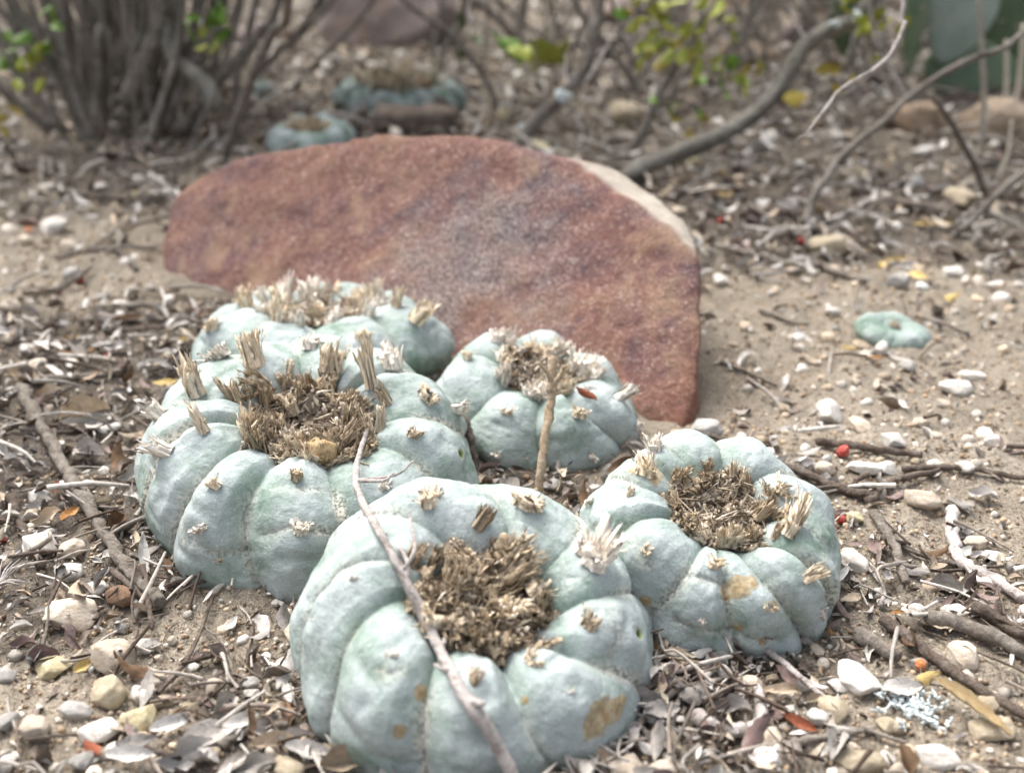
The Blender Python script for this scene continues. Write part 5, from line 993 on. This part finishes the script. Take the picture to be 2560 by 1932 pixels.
for x, y, r, la in zip(X, Y, RR, LA):                                  # single twigs
    if n >= 95: break
    a = g.uniform(0, 6.28); ln = g.uniform(0.012, 0.045) * (0.8 + r * 0.6); e = (x + ln * math.cos(a), y + ln * math.sin(a)); md = ((x + e[0]) / 2 + g.normal(0, ln * 0.08), (y + e[1]) / 2 + g.normal(0, ln * 0.08))
    if g.random() > la * 1.1 + 0.1 or not (free(x, y, 0.002) and free(*e, 0.002) and free(*md, 0.002)): continue
    mt = ('bark', 'bark_dark', 'bark', 'bark_dark', 'bark_pale')[g.integers(5)]; nm = dict(bark='grey', bark_dark='dark brown', bark_pale='bleached pale')[mt]; rr = g.uniform(0.0004, 0.0012) * (0.8 + r)
    l0 = 0.0008 + g.random() * 0.002
    twig([(x, y, gz1(x, y) + rr + l0), (*md, gz1(*md) + rr + l0 + 0.0008), (*e, gz1(*e) + rr + l0 * 0.5)], rr, rr * 0.6, mt, f"slender {nm} twig lying {where(x, y)}", n=12, sides=6, seed=n); n += 1

def scatter(name, n, r0, r1, az, size, shapes, tones, mat, label, cat, dens, seed, lift=0.001, tilt=0.5, aspect=(0.6, 1.1), flat=1.0, grow=0.6, pad=0.0):
    """uncountable bits, one object"""
    g = np.random.default_rng(seed); x, y, r = polar(n, r0, r1, az, g)
    la = litter_amount(x, y); keep = g.random(n) < dens(la)
    for a, b, q in BLOCK: keep &= np.hypot(x - a, y - b) > q + pad
    x, y, r, la = x[keep], y[keep], r[keep], la[keep]; z = gz(x, y)
    ok = ~in_rock(x, y, 0.0); x, y, r, la, z = x[ok], y[ok], r[ok], la[ok], z[ok]
    n = len(x); S = g.uniform(*size, n) * (g.random(n) ** 0.6 * 0.6 + 0.5) * (1 - grow + grow * np.clip(r / 0.28, 0.85, 5)); V = []; F = []; Cc = []; base = 0
    pick = g.integers(len(shapes), size=n); tones = np.array(tones)
    for k in range(len(shapes)):
        i = np.nonzero(pick == k)[0]; v0, f0 = shapes[k]; m = len(i)
        if not m: continue
        a = g.uniform(0, 6.283, m); t1, t2 = g.normal(0, tilt, m), g.normal(0, tilt, m); sc = np.stack([S[i], S[i] * g.uniform(*aspect, m), S[i] * flat * g.uniform(0.7, 1.2, m)], -1)
        v = v0[None] * sc[:, None]
        c, s_ = np.cos(t1)[:, None], np.sin(t1)[:, None]; v = np.stack([v[..., 0], v[..., 1] * c - v[..., 2] * s_, v[..., 1] * s_ + v[..., 2] * c], -1)
        c, s_ = np.cos(t2)[:, None], np.sin(t2)[:, None]; v = np.stack([v[..., 0] * c + v[..., 2] * s_, v[..., 1], -v[..., 0] * s_ + v[..., 2] * c], -1)
        c, s_ = np.cos(a)[:, None], np.sin(a)[:, None]; v = np.stack([v[..., 0] * c - v[..., 1] * s_, v[..., 0] * s_ + v[..., 1] * c, v[..., 2]], -1)
        v = v + np.stack([x[i], y[i], z[i] + lift * la[i] * g.random(m) + S[i] * 0.12], -1)[:, None]
        V.append(v.reshape(-1, 3)); F.append((f0[None] + (np.arange(m) * len(v0))[:, None, None]).reshape(-1, f0.shape[1]) + base); base += m * len(v0)
        cc = tones[g.integers(len(tones), size=m)] * g.uniform(0.72, 1.3, (m, 1)); Cc.append(np.repeat(cc, len(v0), 0))
    o = link(name, mesh_np(name, np.concatenate(V), np.concatenate(F), True, colors=np.clip(np.concatenate(Cc), 0, 0.85)), M[mat], kind='stuff'); o['label'] = label; o['category'] = cat; return o
SL_ = []
for k in range(8):
    v, q = leaf_mesh(200 + k, 0.25 + 0.06 * (k % 4), [0.3, 1.0, -0.6, 1.5][k % 4], 0.4 * (k % 3 - 1), 1.0, 6, 3); SL_.append((v, q))
STICK = []
for k in range(5):
    gg = np.random.default_rng(k); p_ = smoothpath([(-0.5, 0, 0), (gg.normal(0, 0.15), gg.normal(0, 0.08), 0.05), (0.5, 0, 0)], 6); v, q, t = tube(p_, np.linspace(0.045, 0.02, 6), 5, 0.1, k); STICK.append((v[:-2], q))
IC = [(a, ICOF) for a in ICO]
v2s = [_v2 * (1 + 0.25 * fbm(_v2 * 0.9 + 5 * k, 2) + 0.08 * fbm(_v2 * 3 + k, 2))[:, None] for k in range(8)]
TL = [(0.31, 0.275, 0.245), (0.44, 0.405, 0.37), (0.23, 0.185, 0.155), (0.16, 0.128, 0.105), (0.40, 0.32, 0.24), (0.57, 0.535, 0.49), (0.20, 0.15, 0.135), (0.12, 0.095, 0.08), (0.50, 0.43, 0.335), (0.36, 0.33, 0.30), (0.62, 0.585, 0.54)]
scatter('leaf_litter', 17000, 0.15, 3.2, 46, (0.0035, 0.0098), SL_, TL, 'chips', 'small grey and brown leaf fragments carpeting the ground', 'leaf litter', lambda l: 0.12 + 0.85 * l, 5, 0.004, 0.45)
scatter('litter_chips', 30000, 0.15, 1.4, 44, (0.0014, 0.0040), SL_ + STICK, TL + [(0.07, 0.05, 0.04), (0.60, 0.55, 0.48)], 'chips', 'tiny dry chips and husks between the leaves', 'leaf litter', lambda l: 0.10 + 0.8 * l, 6, 0.0022, 0.6)
scatter('twig_litter', 5000, 0.15, 3.0, 46, (0.008, 0.022), STICK, [(0.22, 0.185, 0.155), (0.13, 0.10, 0.08), (0.36, 0.32, 0.28), (0.09, 0.065, 0.05), (0.50, 0.46, 0.41)], 'chips', 'thin broken twig bits strewn through the litter', 'leaf litter', lambda l: 0.10 + 0.8 * l, 7, 0.005, 0.25)
scatter('gravel', 36000, 0.15, 1.1, 44, (0.0003, 0.0011), IC, [(0.40, 0.30, 0.205), (0.56, 0.46, 0.35), (0.28, 0.20, 0.135), (0.68, 0.61, 0.52), (0.20, 0.145, 0.10), (0.46, 0.34, 0.225)], 'grain', 'coarse sand grains covering the soil', 'gravel', lambda l: 1.0 - 0.45 * l, 8, 0.0006, 0.8, (0.7, 1.1), 0.8, 0.5)
scatter('gravel', 3600, 0.15, 2.4, 46, (0.0011, 0.0027), [(a, ICOF2) for a in v2s], [(0.66, 0.58, 0.49), (0.74, 0.69, 0.62), (0.50, 0.41, 0.31), (0.42, 0.38, 0.33), (0.58, 0.47, 0.34)], 'grain', 'tiny white and cream stones between the pebbles', 'gravel', lambda l: 0.7 - 0.2 * l, 9, 0.0008, 0.6, (0.65, 1.1), 0.75, 0.6)
# ---- END OF LITTER

# ================================================================== cacti further off
def simple_head(cx, cy, rad, hgt, nribs, label, mat, seed, tilt=(0, 0), stretch=(1, 1), woolly=True, rise=0.0, depth=0.09, spread=0.42):
    return Head('peyote_cactus', label, cx, cy, rad, hgt, tilt, stretch, furrows=[('a', -180 + 360 / nribs * (k + 0.2) + rnd.uniform(-6, 6), -180 + 360 / nribs * (k + 0.2)) for k in range(nribs)],
                areoles=[dict(at=(-180 + 360 / nribs * (k + 0.7), 0.45 + 0.2 * (k % 2))) for k in range(nribs)], nth=260, nt_=110, seed=seed, mat=mat, rise=rise, depth=depth)
p = at(2252, 872); F_ = simple_head(p.x, p.y + 0.014, px(96, p), 0.0078, 5, 'small smooth five-ribbed cactus on the sand right of the rock', M['skin_low'], 31, (R(4), R(6)), depth=0.035)
wool(F_, 60, 0.16, 0.0012, ((0.34, 0.26, 0.17), (0.5, 0.42, 0.31)), 3, (0.001, 0.002), 0.0002, 10)
p = at(770, 395); G_ = simple_head(p.x, p.y + 0.02, 0.035, 0.0245, 7, 'round blue-green cactus with a tan crown peeking over the rock', M['skin_far'], 33, (R(8), 0))
wool(G_, 300, 0.46, 0.008, ((0.42, 0.30, 0.16), (0.55, 0.42, 0.25), (0.25, 0.16, 0.08)), 4, (0.003, 0.007), 0.0004, 60); crown_stubs(G_, 7, (0.1, 0.4), (0.006, 0.011), (0.003, 0.006), seed=5)
p = at(995, 290); H_ = simple_head(p.x, p.y + 0.03, 0.040, 0.028, 15, 'broad crested cactus with a brown woolly ridge behind the rock', M['skin_far'], 35, (R(16), 0), (1.6, 0.8), depth=0.07)
wool(H_, 900, 0.60, 0.014, ((0.40, 0.32, 0.20), (0.54, 0.45, 0.32), (0.28, 0.21, 0.13), (0.26, 0.27, 0.16)), 6, (0.006, 0.014), 0.0006, 80)
crown_stubs(H_, 24, (0.2, 0.62), (0.012, 0.024), (0.004, 0.008), mats=('brown', 'straw', 'brown'), seed=7, lean=0.1)
p = at(655, 250); simple_head(p.x, p.y + 0.01, 0.012, 0.018, 6, 'tiny pale blue-green cactus beside the left shrub', M['skin_far'], 37)

# ================================================================== shrubs
def stem_obj(parent, path, r0, r1, mat, seed, n=26, sides=8, wob=0.07, jit=0.12, name='stem'):
    mb = MB(); mb.add(*tube(smoothpath([tuple(a) for a in path], n), np.linspace(r0, r1, n), sides, wob, seed, jit)); return link(name, mb.mesh(name), M[mat], parent)
def leaf_cloud(parent, pts, size, mat, seed, name='leaf', per=1):
    mb = MB(); g = np.random.default_rng(seed)
    for p_ in pts:
        v, q = LEAF[g.integers(14)]; s_ = g.uniform(*size); mb.add((v * [s_, s_ * 1.3, s_]) @ rotm(g) + np.asarray(p_), q)
    return mb
def S(path, hd0, hd1):
    """pixel path to world points, distance running from hd0 to hd1"""
    n = len(path); return [pt(X, Y, hd0 + (hd1 - hd0) * k / max(n - 1, 1)) for k, (X, Y) in enumerate(path)]
def onward(pts, length, up=0.7, bend=0.2):
    a, b = Vector(pts[-2]), Vector(pts[-1]); d = (b - a).normalized(); d = (d + Vector((rnd.uniform(-bend, bend), rnd.uniform(-bend, bend), up))).normalized(); m = b + d * length * 0.5
    d2 = (d + Vector((rnd.uniform(-bend, bend), rnd.uniform(-bend, bend), up * 0.5))).normalized(); return pts + [m, m + d2 * length * 0.5]
c0 = at(330, 400)
left = empty('shrub', (c0.x, c0.y, 0)); tag(left, 'many-stemmed grey shrub standing at the upper left', 'shrub')
tips = []
def lstem(path, h0, h1, wp, mat='stem', ext=0.35, thin=0.6, **kw):
    pts = S(path, h0, h1); r = px(wp / 2, pts[0])
    if path[-1][1] <= 5: pts = onward(pts, ext); tips.append(pts[-1])
    o = stem_obj(left, [q - left.location for q in pts], r, r * thin, mat, len(tips) + int(path[0][0]), **kw)
for a in ((((215, 355), (190, 260), (160, 150), (134, 60), (112, 0)), 0.86, 0.88, 46), (((200, 300), (150, 200), (90, 110), (24, 0)), 0.88, 0.86, 36, 'stem_green'), (((235, 350), (190, 250), (165, 150), (158, 80), (150, 0)), 0.82, 0.84, 18), (((290, 345), (290, 240), (317, 135), (317, 0)), 0.90, 0.92, 30),
          (((300, 300), (345, 190), (383, 100), (387, 0)), 0.88, 0.90, 44), (((365, 390), (392, 290), (425, 190), (440, 120), (455, 0)), 0.83, 0.90, 20), (((545, 270), (500, 195), (430, 140), (410, 60), (400, 0)), 0.86, 0.92, 40, 'stem_green'), (((555, 402), (582, 335), (640, 170), (690, 70), (722, 0)), 0.80, 0.72, 26), (((400, 380), (470, 300), (560, 190), (650, 80), (700, 0)), 0.92, 0.94, 34),
          (((250, 380), (255, 200), (250, 90), (262, 0)), 0.93, 0.96, 34), (((330, 380), (430, 200), (440, 90), (430, 0)), 0.95, 0.98, 30), (((430, 380), (520, 240), (540, 120), (545, 0)), 0.93, 0.96, 26), (((160, 330), (60, 200), (0, 90), (-60, 0)), 0.90, 0.92, 30), (((130, 330), (20, 240), (-60, 150), (-160, 0)), 0.86, 0.84, 28), (((280, 390), (215, 240), (205, 120), (210, 0)), 0.98, 1.0, 30),
          (((480, 400), (490, 330), (520, 270), (545, 220)), 0.84, 0.86, 16), (((570, 400), (610, 330), (590, 200), (640, 0)), 0.95, 1.0, 24), (((360, 390), (340, 260), (370, 120), (350, 0)), 1.02, 1.04, 34)):
    lstem(*a)
for k in range(90):                                                    # the thicket of thin shoots behind
    X0 = rnd.gauss(330, 110); X1 = X0 + (X0 - 330) * rnd.uniform(0.4, 1.4) + rnd.gauss(0, 50); h = rnd.uniform(0.86, 1.25); lstem(((X0, rnd.uniform(310, 390)), ((X0 * 0.6 + X1 * 0.4) + rnd.gauss(0, 22), 200), (X1, 0)), h, h + rnd.uniform(-0.03, 0.06), rnd.uniform(7, 20), rnd.choice(('stem', 'stem_green', 'stem')), 0.3)
def clump(X, Y, hd, n, rad, size, mat, parent, seed):
    c = pt(X, Y, hd); g = np.random.default_rng(seed)
    for k in range(n):
        v, q = LEAF[(k + seed) % 14]; mb = MB(); s_ = g.uniform(*size); mb.add((v * [s_, s_ * 1.4, s_]) @ rotm(g), q); o = link('leaf', mb.mesh('leaf'), M[mat], parent); o.location = c + Vector(g.normal(0, rad, 3)) - parent.location
for a in ((520, 60, 0.84, 8, 0.008, (0.010, 0.018), 'green_leaf'), (540, 45, 0.84, 5, 0.006, (0.010, 0.018), 'green_leaf'), (100, 70, 0.84, 6, 0.010, (0.01, 0.016), 'green_leaf'), (60, 180, 0.82, 8, 0.009, (0.009, 0.015), 'lime_leaf'), (10, 120, 0.84, 6, 0.008, (0.01, 0.016), 'green_leaf'), (20, 275, 0.80, 5, 0.006, (0.009, 0.015), 'gold_leaf'), (525, 110, 0.85, 4, 0.006, (0.008, 0.014), 'lime_leaf')):
    clump(*a, left, int(a[0]))
# leafy crowns unseen above the picture, added to shade the background
def crown(parent, tips, n, spread, seed, mat='olive_leaf', zmin=0.33):
    g = np.random.default_rng(seed); mb = MB(); T = np.array([tuple(t) for t in tips])
    for k in range(n):
        c = T[g.integers(len(T))] + g.normal(0, 1, 3) * spread
        if c[2] < zmin: continue
        v, q = SL_[g.integers(len(SL_))]; s_ = g.uniform(0.010, 0.020); mb.add((v * [s_, s_ * 1.6, s_]) @ rotm(g) + c - np.array(parent.location), q)
    return link('crown', mb.mesh('crown'), M[mat], parent)
crown(left, tips, 5000, np.array([0.11, 0.12, 0.10]), 3)  # unseen foliage overhead, added to darken the ground behind

# the shrub with yellow-green leaves at the upper right
c1 = at(1560, 445); right = empty('shrub', (c1.x, c1.y, 0)); tag(right, 'leaning shrub with yellow-green leaves and a thick slanting branch', 'shrub'); tips2 = []
def rstem(path, h0, h1, wp, mat='stem', ext=0.3, thin=0.7, name='branch', **kw):
    pts = S(path, h0, h1); r = px(wp / 2, pts[0])
    if path[-1][1] <= 5 or path[-1][0] >= 2560: pts = onward(pts, ext, 0.4); tips2.append(pts[-1])
    return stem_obj(right, [q - right.location for q in pts], r, r * thin, mat, int(path[0][0] + wp), name=name, **kw)
rstem(((1540, 455), (1600, 420), (1660, 392), (1782, 346), (1888, 281), (1965, 195), (2026, 106), (2108, 61), (2170, 0)), 0.74, 0.80, 47, 'stem_green', thin=0.75, sides=12, wob=0.1, jit=0.2)
rstem(((2010, 560), (2030, 505), (2107, 386), (2209, 305), (2311, 211), (2440, 140), (2565, 80)), 0.62, 0.70, 21, 'stem', thin=0.6, wob=0.1, jit=0.2)
rstem(((2270, 255), (2230, 180), (2190, 100), (2170, 0)), 0.70, 0.74, 14, 'stem')
rstem(((2480, 500), (2457, 470), (2433, 407), (2368, 293), (2330, 240)), 0.68, 0.70, 18, 'bark_dark')
rstem(((2560, 430), (2490, 490), (2420, 560), (2380, 590)), 0.64, 0.62, 18, 'stem')
rstem(((2018, 334), (2067, 268), (2107, 220), (2189, 171), (2230, 130), (2262, 61), (2260, 0)), 0.46, 0.50, 7, 'bark_pale', thin=2.0, ext=0.2)
rstem(((2018, 334), (1990, 352), (1996, 372)), 0.46, 0.458, 4, 'bark_pale')
rstem(((1280, 380), (1320, 325), (1402, 244), (1467, 163), (1483, 73), (1500, 0)), 0.84, 0.90, 40, 'stem', thin=0.5)
rstem(((1600, 240), (1581, 195), (1491, 81), (1438, 0)), 0.88, 0.90, 16, 'stem'); rstem(((1524, 420), (1597, 346), (1634, 264), (1700, 142), (1760, 40), (1790, 0)), 0.82, 0.88, 26, 'stem', thin=0.6)
rstem(((1640, 270), (1690, 230), (1780, 190), (1850, 110), (1880, 0)), 0.84, 0.86, 12, 'stem'); rstem(((1100, 190), (1110, 130), (1150, 60), (1160, 0)), 1.2, 1.22, 18, 'stem'); rstem(((1330, 130), (1260, 60), (1200, 10), (1180, 0)), 1.3, 1.3, 22, 'stem')
for k in range(70):
    X0 = rnd.uniform(1050, 2250); h = rnd.uniform(1.0, 1.7); X1 = X0 + rnd.gauss(0, 120); rstem(((X0, 330 - 140 * (h - 0.9)), ((X0 + X1) / 2 + rnd.gauss(0, 25), 110), (X1, 0)), h, h + 0.02, rnd.uniform(5, 15), rnd.choice(('stem', 'stem_green', 'bark')), 0.3)
for X, Y, w_ in ((1402, 242, 44), (1322, 322, 40), (1310, 335, 26), (2085, 60, 30), (2140, 45, 34)):
    p = pt(X, Y, 0.855 if X < 1500 else 0.785); mb = MB(); r = px(w_ / 2, p)
    for j in range(9): mb.add(PEB[j % 12][:, :] * r * rnd.uniform(0.3, 0.6) + np.array([rnd.gauss(0, r * 0.4), rnd.gauss(0, r * 0.3) - r * 0.5, rnd.gauss(0, r * 0.4)]), None, ICOF3)
    o = link('lichen_patch', mb.mesh('lichen_patch'), M['lichen'], right); o.location = p - right.location
for a in ((1530, 45, 0.84, 2, 0.004, (0.015, 0.02), 'green_leaf'), (1600, 30, 0.84, 4, 0.012, (0.014, 0.02), 'lime_leaf'), (1640, 20, 0.85, 5, 0.010, (0.012, 0.018), 'lime_leaf'), (1605, 130, 0.83, 4, 0.006, (0.016, 0.024), 'lime_leaf'), (1680, 90, 0.85, 9, 0.014, (0.010, 0.018), 'lime_leaf'), (1660, 110, 0.86, 8, 0.014, (0.010, 0.016), 'gold_leaf'), (1750, 60, 0.84, 6, 0.012, (0.010, 0.018), 'lime_leaf'),
          (1800, 110, 0.85, 8, 0.014, (0.010, 0.017), 'lime_leaf'), (1810, 170, 0.84, 7, 0.009, (0.010, 0.017), 'green_leaf'), (1850, 180, 0.84, 4, 0.008, (0.010, 0.015), 'gold_leaf'), (1870, 222, 0.82, 3, 0.004, (0.013, 0.018), 'lime_leaf'), (1690, 280, 0.80, 7, 0.012, (0.009, 0.015), 'green_leaf'), (1720, 320, 0.80, 4, 0.008, (0.008, 0.013), 'gold_leaf'), (2120, 170, 0.76, 5, 0.012, (0.010, 0.018), 'gold_leaf'), (2200, 70, 0.76, 7, 0.014, (0.010, 0.018), 'lime_leaf'), (2100, 5, 0.76, 3, 0.006, (0.010, 0.015), 'lime_leaf'), (1340, 115, 1.0, 4, 0.008, (0.034, 0.046), 'lime_leaf'), (1310, 105, 1.02, 3, 0.010, (0.03, 0.04), 'green_leaf'), (1720, 0, 0.86, 8, 0.02, (0.012, 0.018), 'lime_leaf'), (1160, 90, 1.1, 5, 0.012, (0.014, 0.02), 'olive_leaf')):
    clump(*a, right, int(a[0] + a[1]))
crown(right, tips2, 8000, np.array([0.12, 0.12, 0.09]), 8)  # also out of view, dense so that it shades the background

for k in range(120):
    X0 = rnd.uniform(1180, 2300); Y0 = rnd.uniform(-20, 330); L_ = rnd.uniform(60, 190); a_ = rnd.uniform(-2.6, -0.5); h = rnd.uniform(0.82, 1.5) if Y0 < 200 else rnd.uniform(0.78, 0.95)
    pts = [(X0, Y0), (X0 + L_ * 0.5 * math.cos(a_) + rnd.gauss(0, 10), Y0 + L_ * 0.5 * math.sin(a_)), (X0 + L_ * math.cos(a_), Y0 + L_ * math.sin(a_))]
    P_ = S(pts, h, h + 0.02); r = px(rnd.uniform(1.5, 4.5), P_[0]); stem_obj(right, [q - right.location for q in P_], r, r * 0.5, rnd.choice(('stem', 'bark', 'bark_pale')), 500 + k, 9, 5, name='twiglet')
# prickly pear
def pad_obj(parent, c, w_, h_, th, rot, mat, seed):
    v = _v3.copy(); v = v * (1 + 0.05 * fbm(v * 1.3 + seed, 2))[:, None]; v[:, 0] *= (1 - 0.18 * np.clip(-v[:, 2], 0, 1)); v = v * [w_ / 2, th / 2, h_ / 2]
    o = link('pad', mesh_np('pad', v, ICOF3), M[mat], parent); o.location = c - parent.location; o.rotation_euler = rot
    g = np.random.default_rng(seed)
    for k in range(14):
        i = int(g.integers(len(v)))
        if v[i, 1] > 0: continue
        mb = MB()
        for j in range(4): e = v[i] + g.normal(0, 0.004, 3) + np.array([0, -0.008, 0]); mb.add(*tube([v[i], (v[i] + e) / 2, e], [0.0005, 0.0004, 0.0002], 4, 0, j))
        link('spine_tuft', mb.mesh('spine_tuft'), M['stalk'], o)
pc = at(2400, 262); pear = empty('prickly_pear', (pc.x, pc.y, 0)); tag(pear, 'prickly pear cactus with flat green pads at the upper right', 'cactus')
for X, Y, hd, wp, hp_, rot, mt in ((2290, 40, 1.05, 130, 300, (0, 0.05, 0.9), 'pad'), (2405, 30, 1.08, 190, 250, (0.1, 0.2, 0.15), 'pad_pale'), (2440, 200, 1.10, 300, 190, (-0.3, 0.3, 0.1), 'pad'), (2560, 60, 1.15, 220, 280, (0, -0.15, -0.3), 'pad'), (2350, -140, 1.10, 200, 280, (0.1, -0.1, 0.2), 'pad'), (2500, -180, 1.12, 220, 280, (0, 0.2, 0.1), 'pad'), (2120, 30, 1.12, 120, 210, (0, -0.1, 0.5), 'pad')):
    p = pt(X, Y, hd); pad_obj(pear, p, px(wp, p), px(hp_, p), px(46, p), rot, mt, X)
# dry grass stalks
for k, (X0, Y0, X1, Y1, w_) in enumerate(((2452, 420, 2446, -20, 16), (2500, 330, 2515, 100, 14), (2520, 350, 2560, 60, 18), (2545, 330, 2600, 120, 14), (2430, 420, 2470, 250, 10), (2490, 460, 2530, 300, 10))):
    b = at(X0, Y0); e = pt(X1, Y1, b.y + 0.02); o = twig([tuple(b), tuple((b + e) / 2 + Vector((0.003, 0, 0))), tuple(e)], px(w_ / 2, b), px(w_ / 3, b), 'stalk', f"{('tallest', 'thin', 'thick', 'rightmost', 'short', 'lowest')[k]} dry straw stalk standing upright at the upper right", n=16, name='grass_stalk', group='dry grass stalks', jit=0.05, wob=0.05); o['category'] = 'grass stalk'
# dark bark slab under the crested cactus
p = at(1040, 335); me, v, nn = hull_rock([Vector((p.x + a * px(110, p), p.y + 0.01 + b * 0.02, c)) for a, b, c in ((-1, -1, 0), (1, -1, 0), (-1, 1, 0.01), (1, 1, 0.012), (-0.9, -0.8, 0.016), (0.8, -0.8, 0.02), (-0.9, 0.8, 0.022), (0.9, 0.8, 0.018))], 0.003, 2, ((0.002, 60),), 2)
o = link('bark_slab', me, M['bark_dark']); tag(o, 'dark brown slab of bark lying just behind the rock', 'bark')

# far scrub that closes the view
def far_bush(x, y, h, w_, k, label):
    root = empty('bush', (x, y, 0)); tag(root, label, 'bush', 'far bushes'); g = np.random.default_rng(k); tp = []
    for j in range(9):
        e = Vector((g.normal(0, w_ * 0.4), g.normal(0, w_ * 0.4), h * g.uniform(0.5, 1))); tp.append(e + root.location); stem_obj(root, [Vector((g.normal(0, 0.02), g.normal(0, 0.02), -0.01)), e * 0.5 + Vector((g.normal(0, 0.03), g.normal(0, 0.03), 0)), e], 0.010, 0.004, 'stem', k * 20 + j, 12, 6)
    crown(root, tp, 1500, np.array([w_ * 0.22, w_ * 0.22, h * 0.25]), k, 'olive_leaf', 0.06)
for k, (X, d, h, w_) in enumerate(((-0.9, 2.6, 0.9, 0.8), (0.1, 2.9, 0.8, 0.9), (1.1, 2.6, 0.9, 0.8), (-0.3, 2.0, 0.6, 0.4), (0.55, 2.1, 0.6, 0.45), (1.9, 3.2, 1.0, 1.0), (-1.9, 3.2, 1.0, 1.0))):
    far_bush(X, d, h, w_, 40 + k, ('dark leafy bush far behind the left shrub', 'dark leafy bush far behind the big purplish rock', 'dark leafy bush far behind the prickly pear', 'low dark bush behind the left shrub', 'low dark bush behind the leaning shrub', 'far right dark bush beyond the picture edge', 'far left dark bush beyond the picture edge')[k])
# ---- END OF BACKGROUND

# labels: tell alike neighbours apart by size where two or three share one
bpy.context.view_layer.update()
by = {}
for o in scene.objects:
    if o.parent is None and 'category' in o and 'kind' not in o: by.setdefault(o['label'], []).append(o)
for lab, L in by.items():
    if len(L) > 3:
        L.sort(key=lambda o: o.matrix_world.translation.x if o.data.name.startswith(('pebble', 'leaf')) else sum((o.matrix_world @ Vector(c)).x for c in o.bound_box) / 8)
        for i_, o in enumerate(L): o['label'] = lab + ', ' + (('leftmost', 'second-from-left', 'third-from-left', 'fourth-from-left', 'fifth-from-left', 'sixth-from-left', 'seventh-from-left')[min(i_, 6)] if i_ < len(L) - 1 else 'rightmost') + ' one'
    elif len(L) in (2, 3):
        L.sort(key=lambda o: max(o.dimensions) if o.type == 'MESH' else 0); wd = ('smaller', 'larger') if len(L) == 2 else ('smallest', 'middle-sized', 'largest')
        for o, w_ in zip(L, wd): o['label'] = f"{w_} {lab.replace('small ', '').replace('large ', '')}"
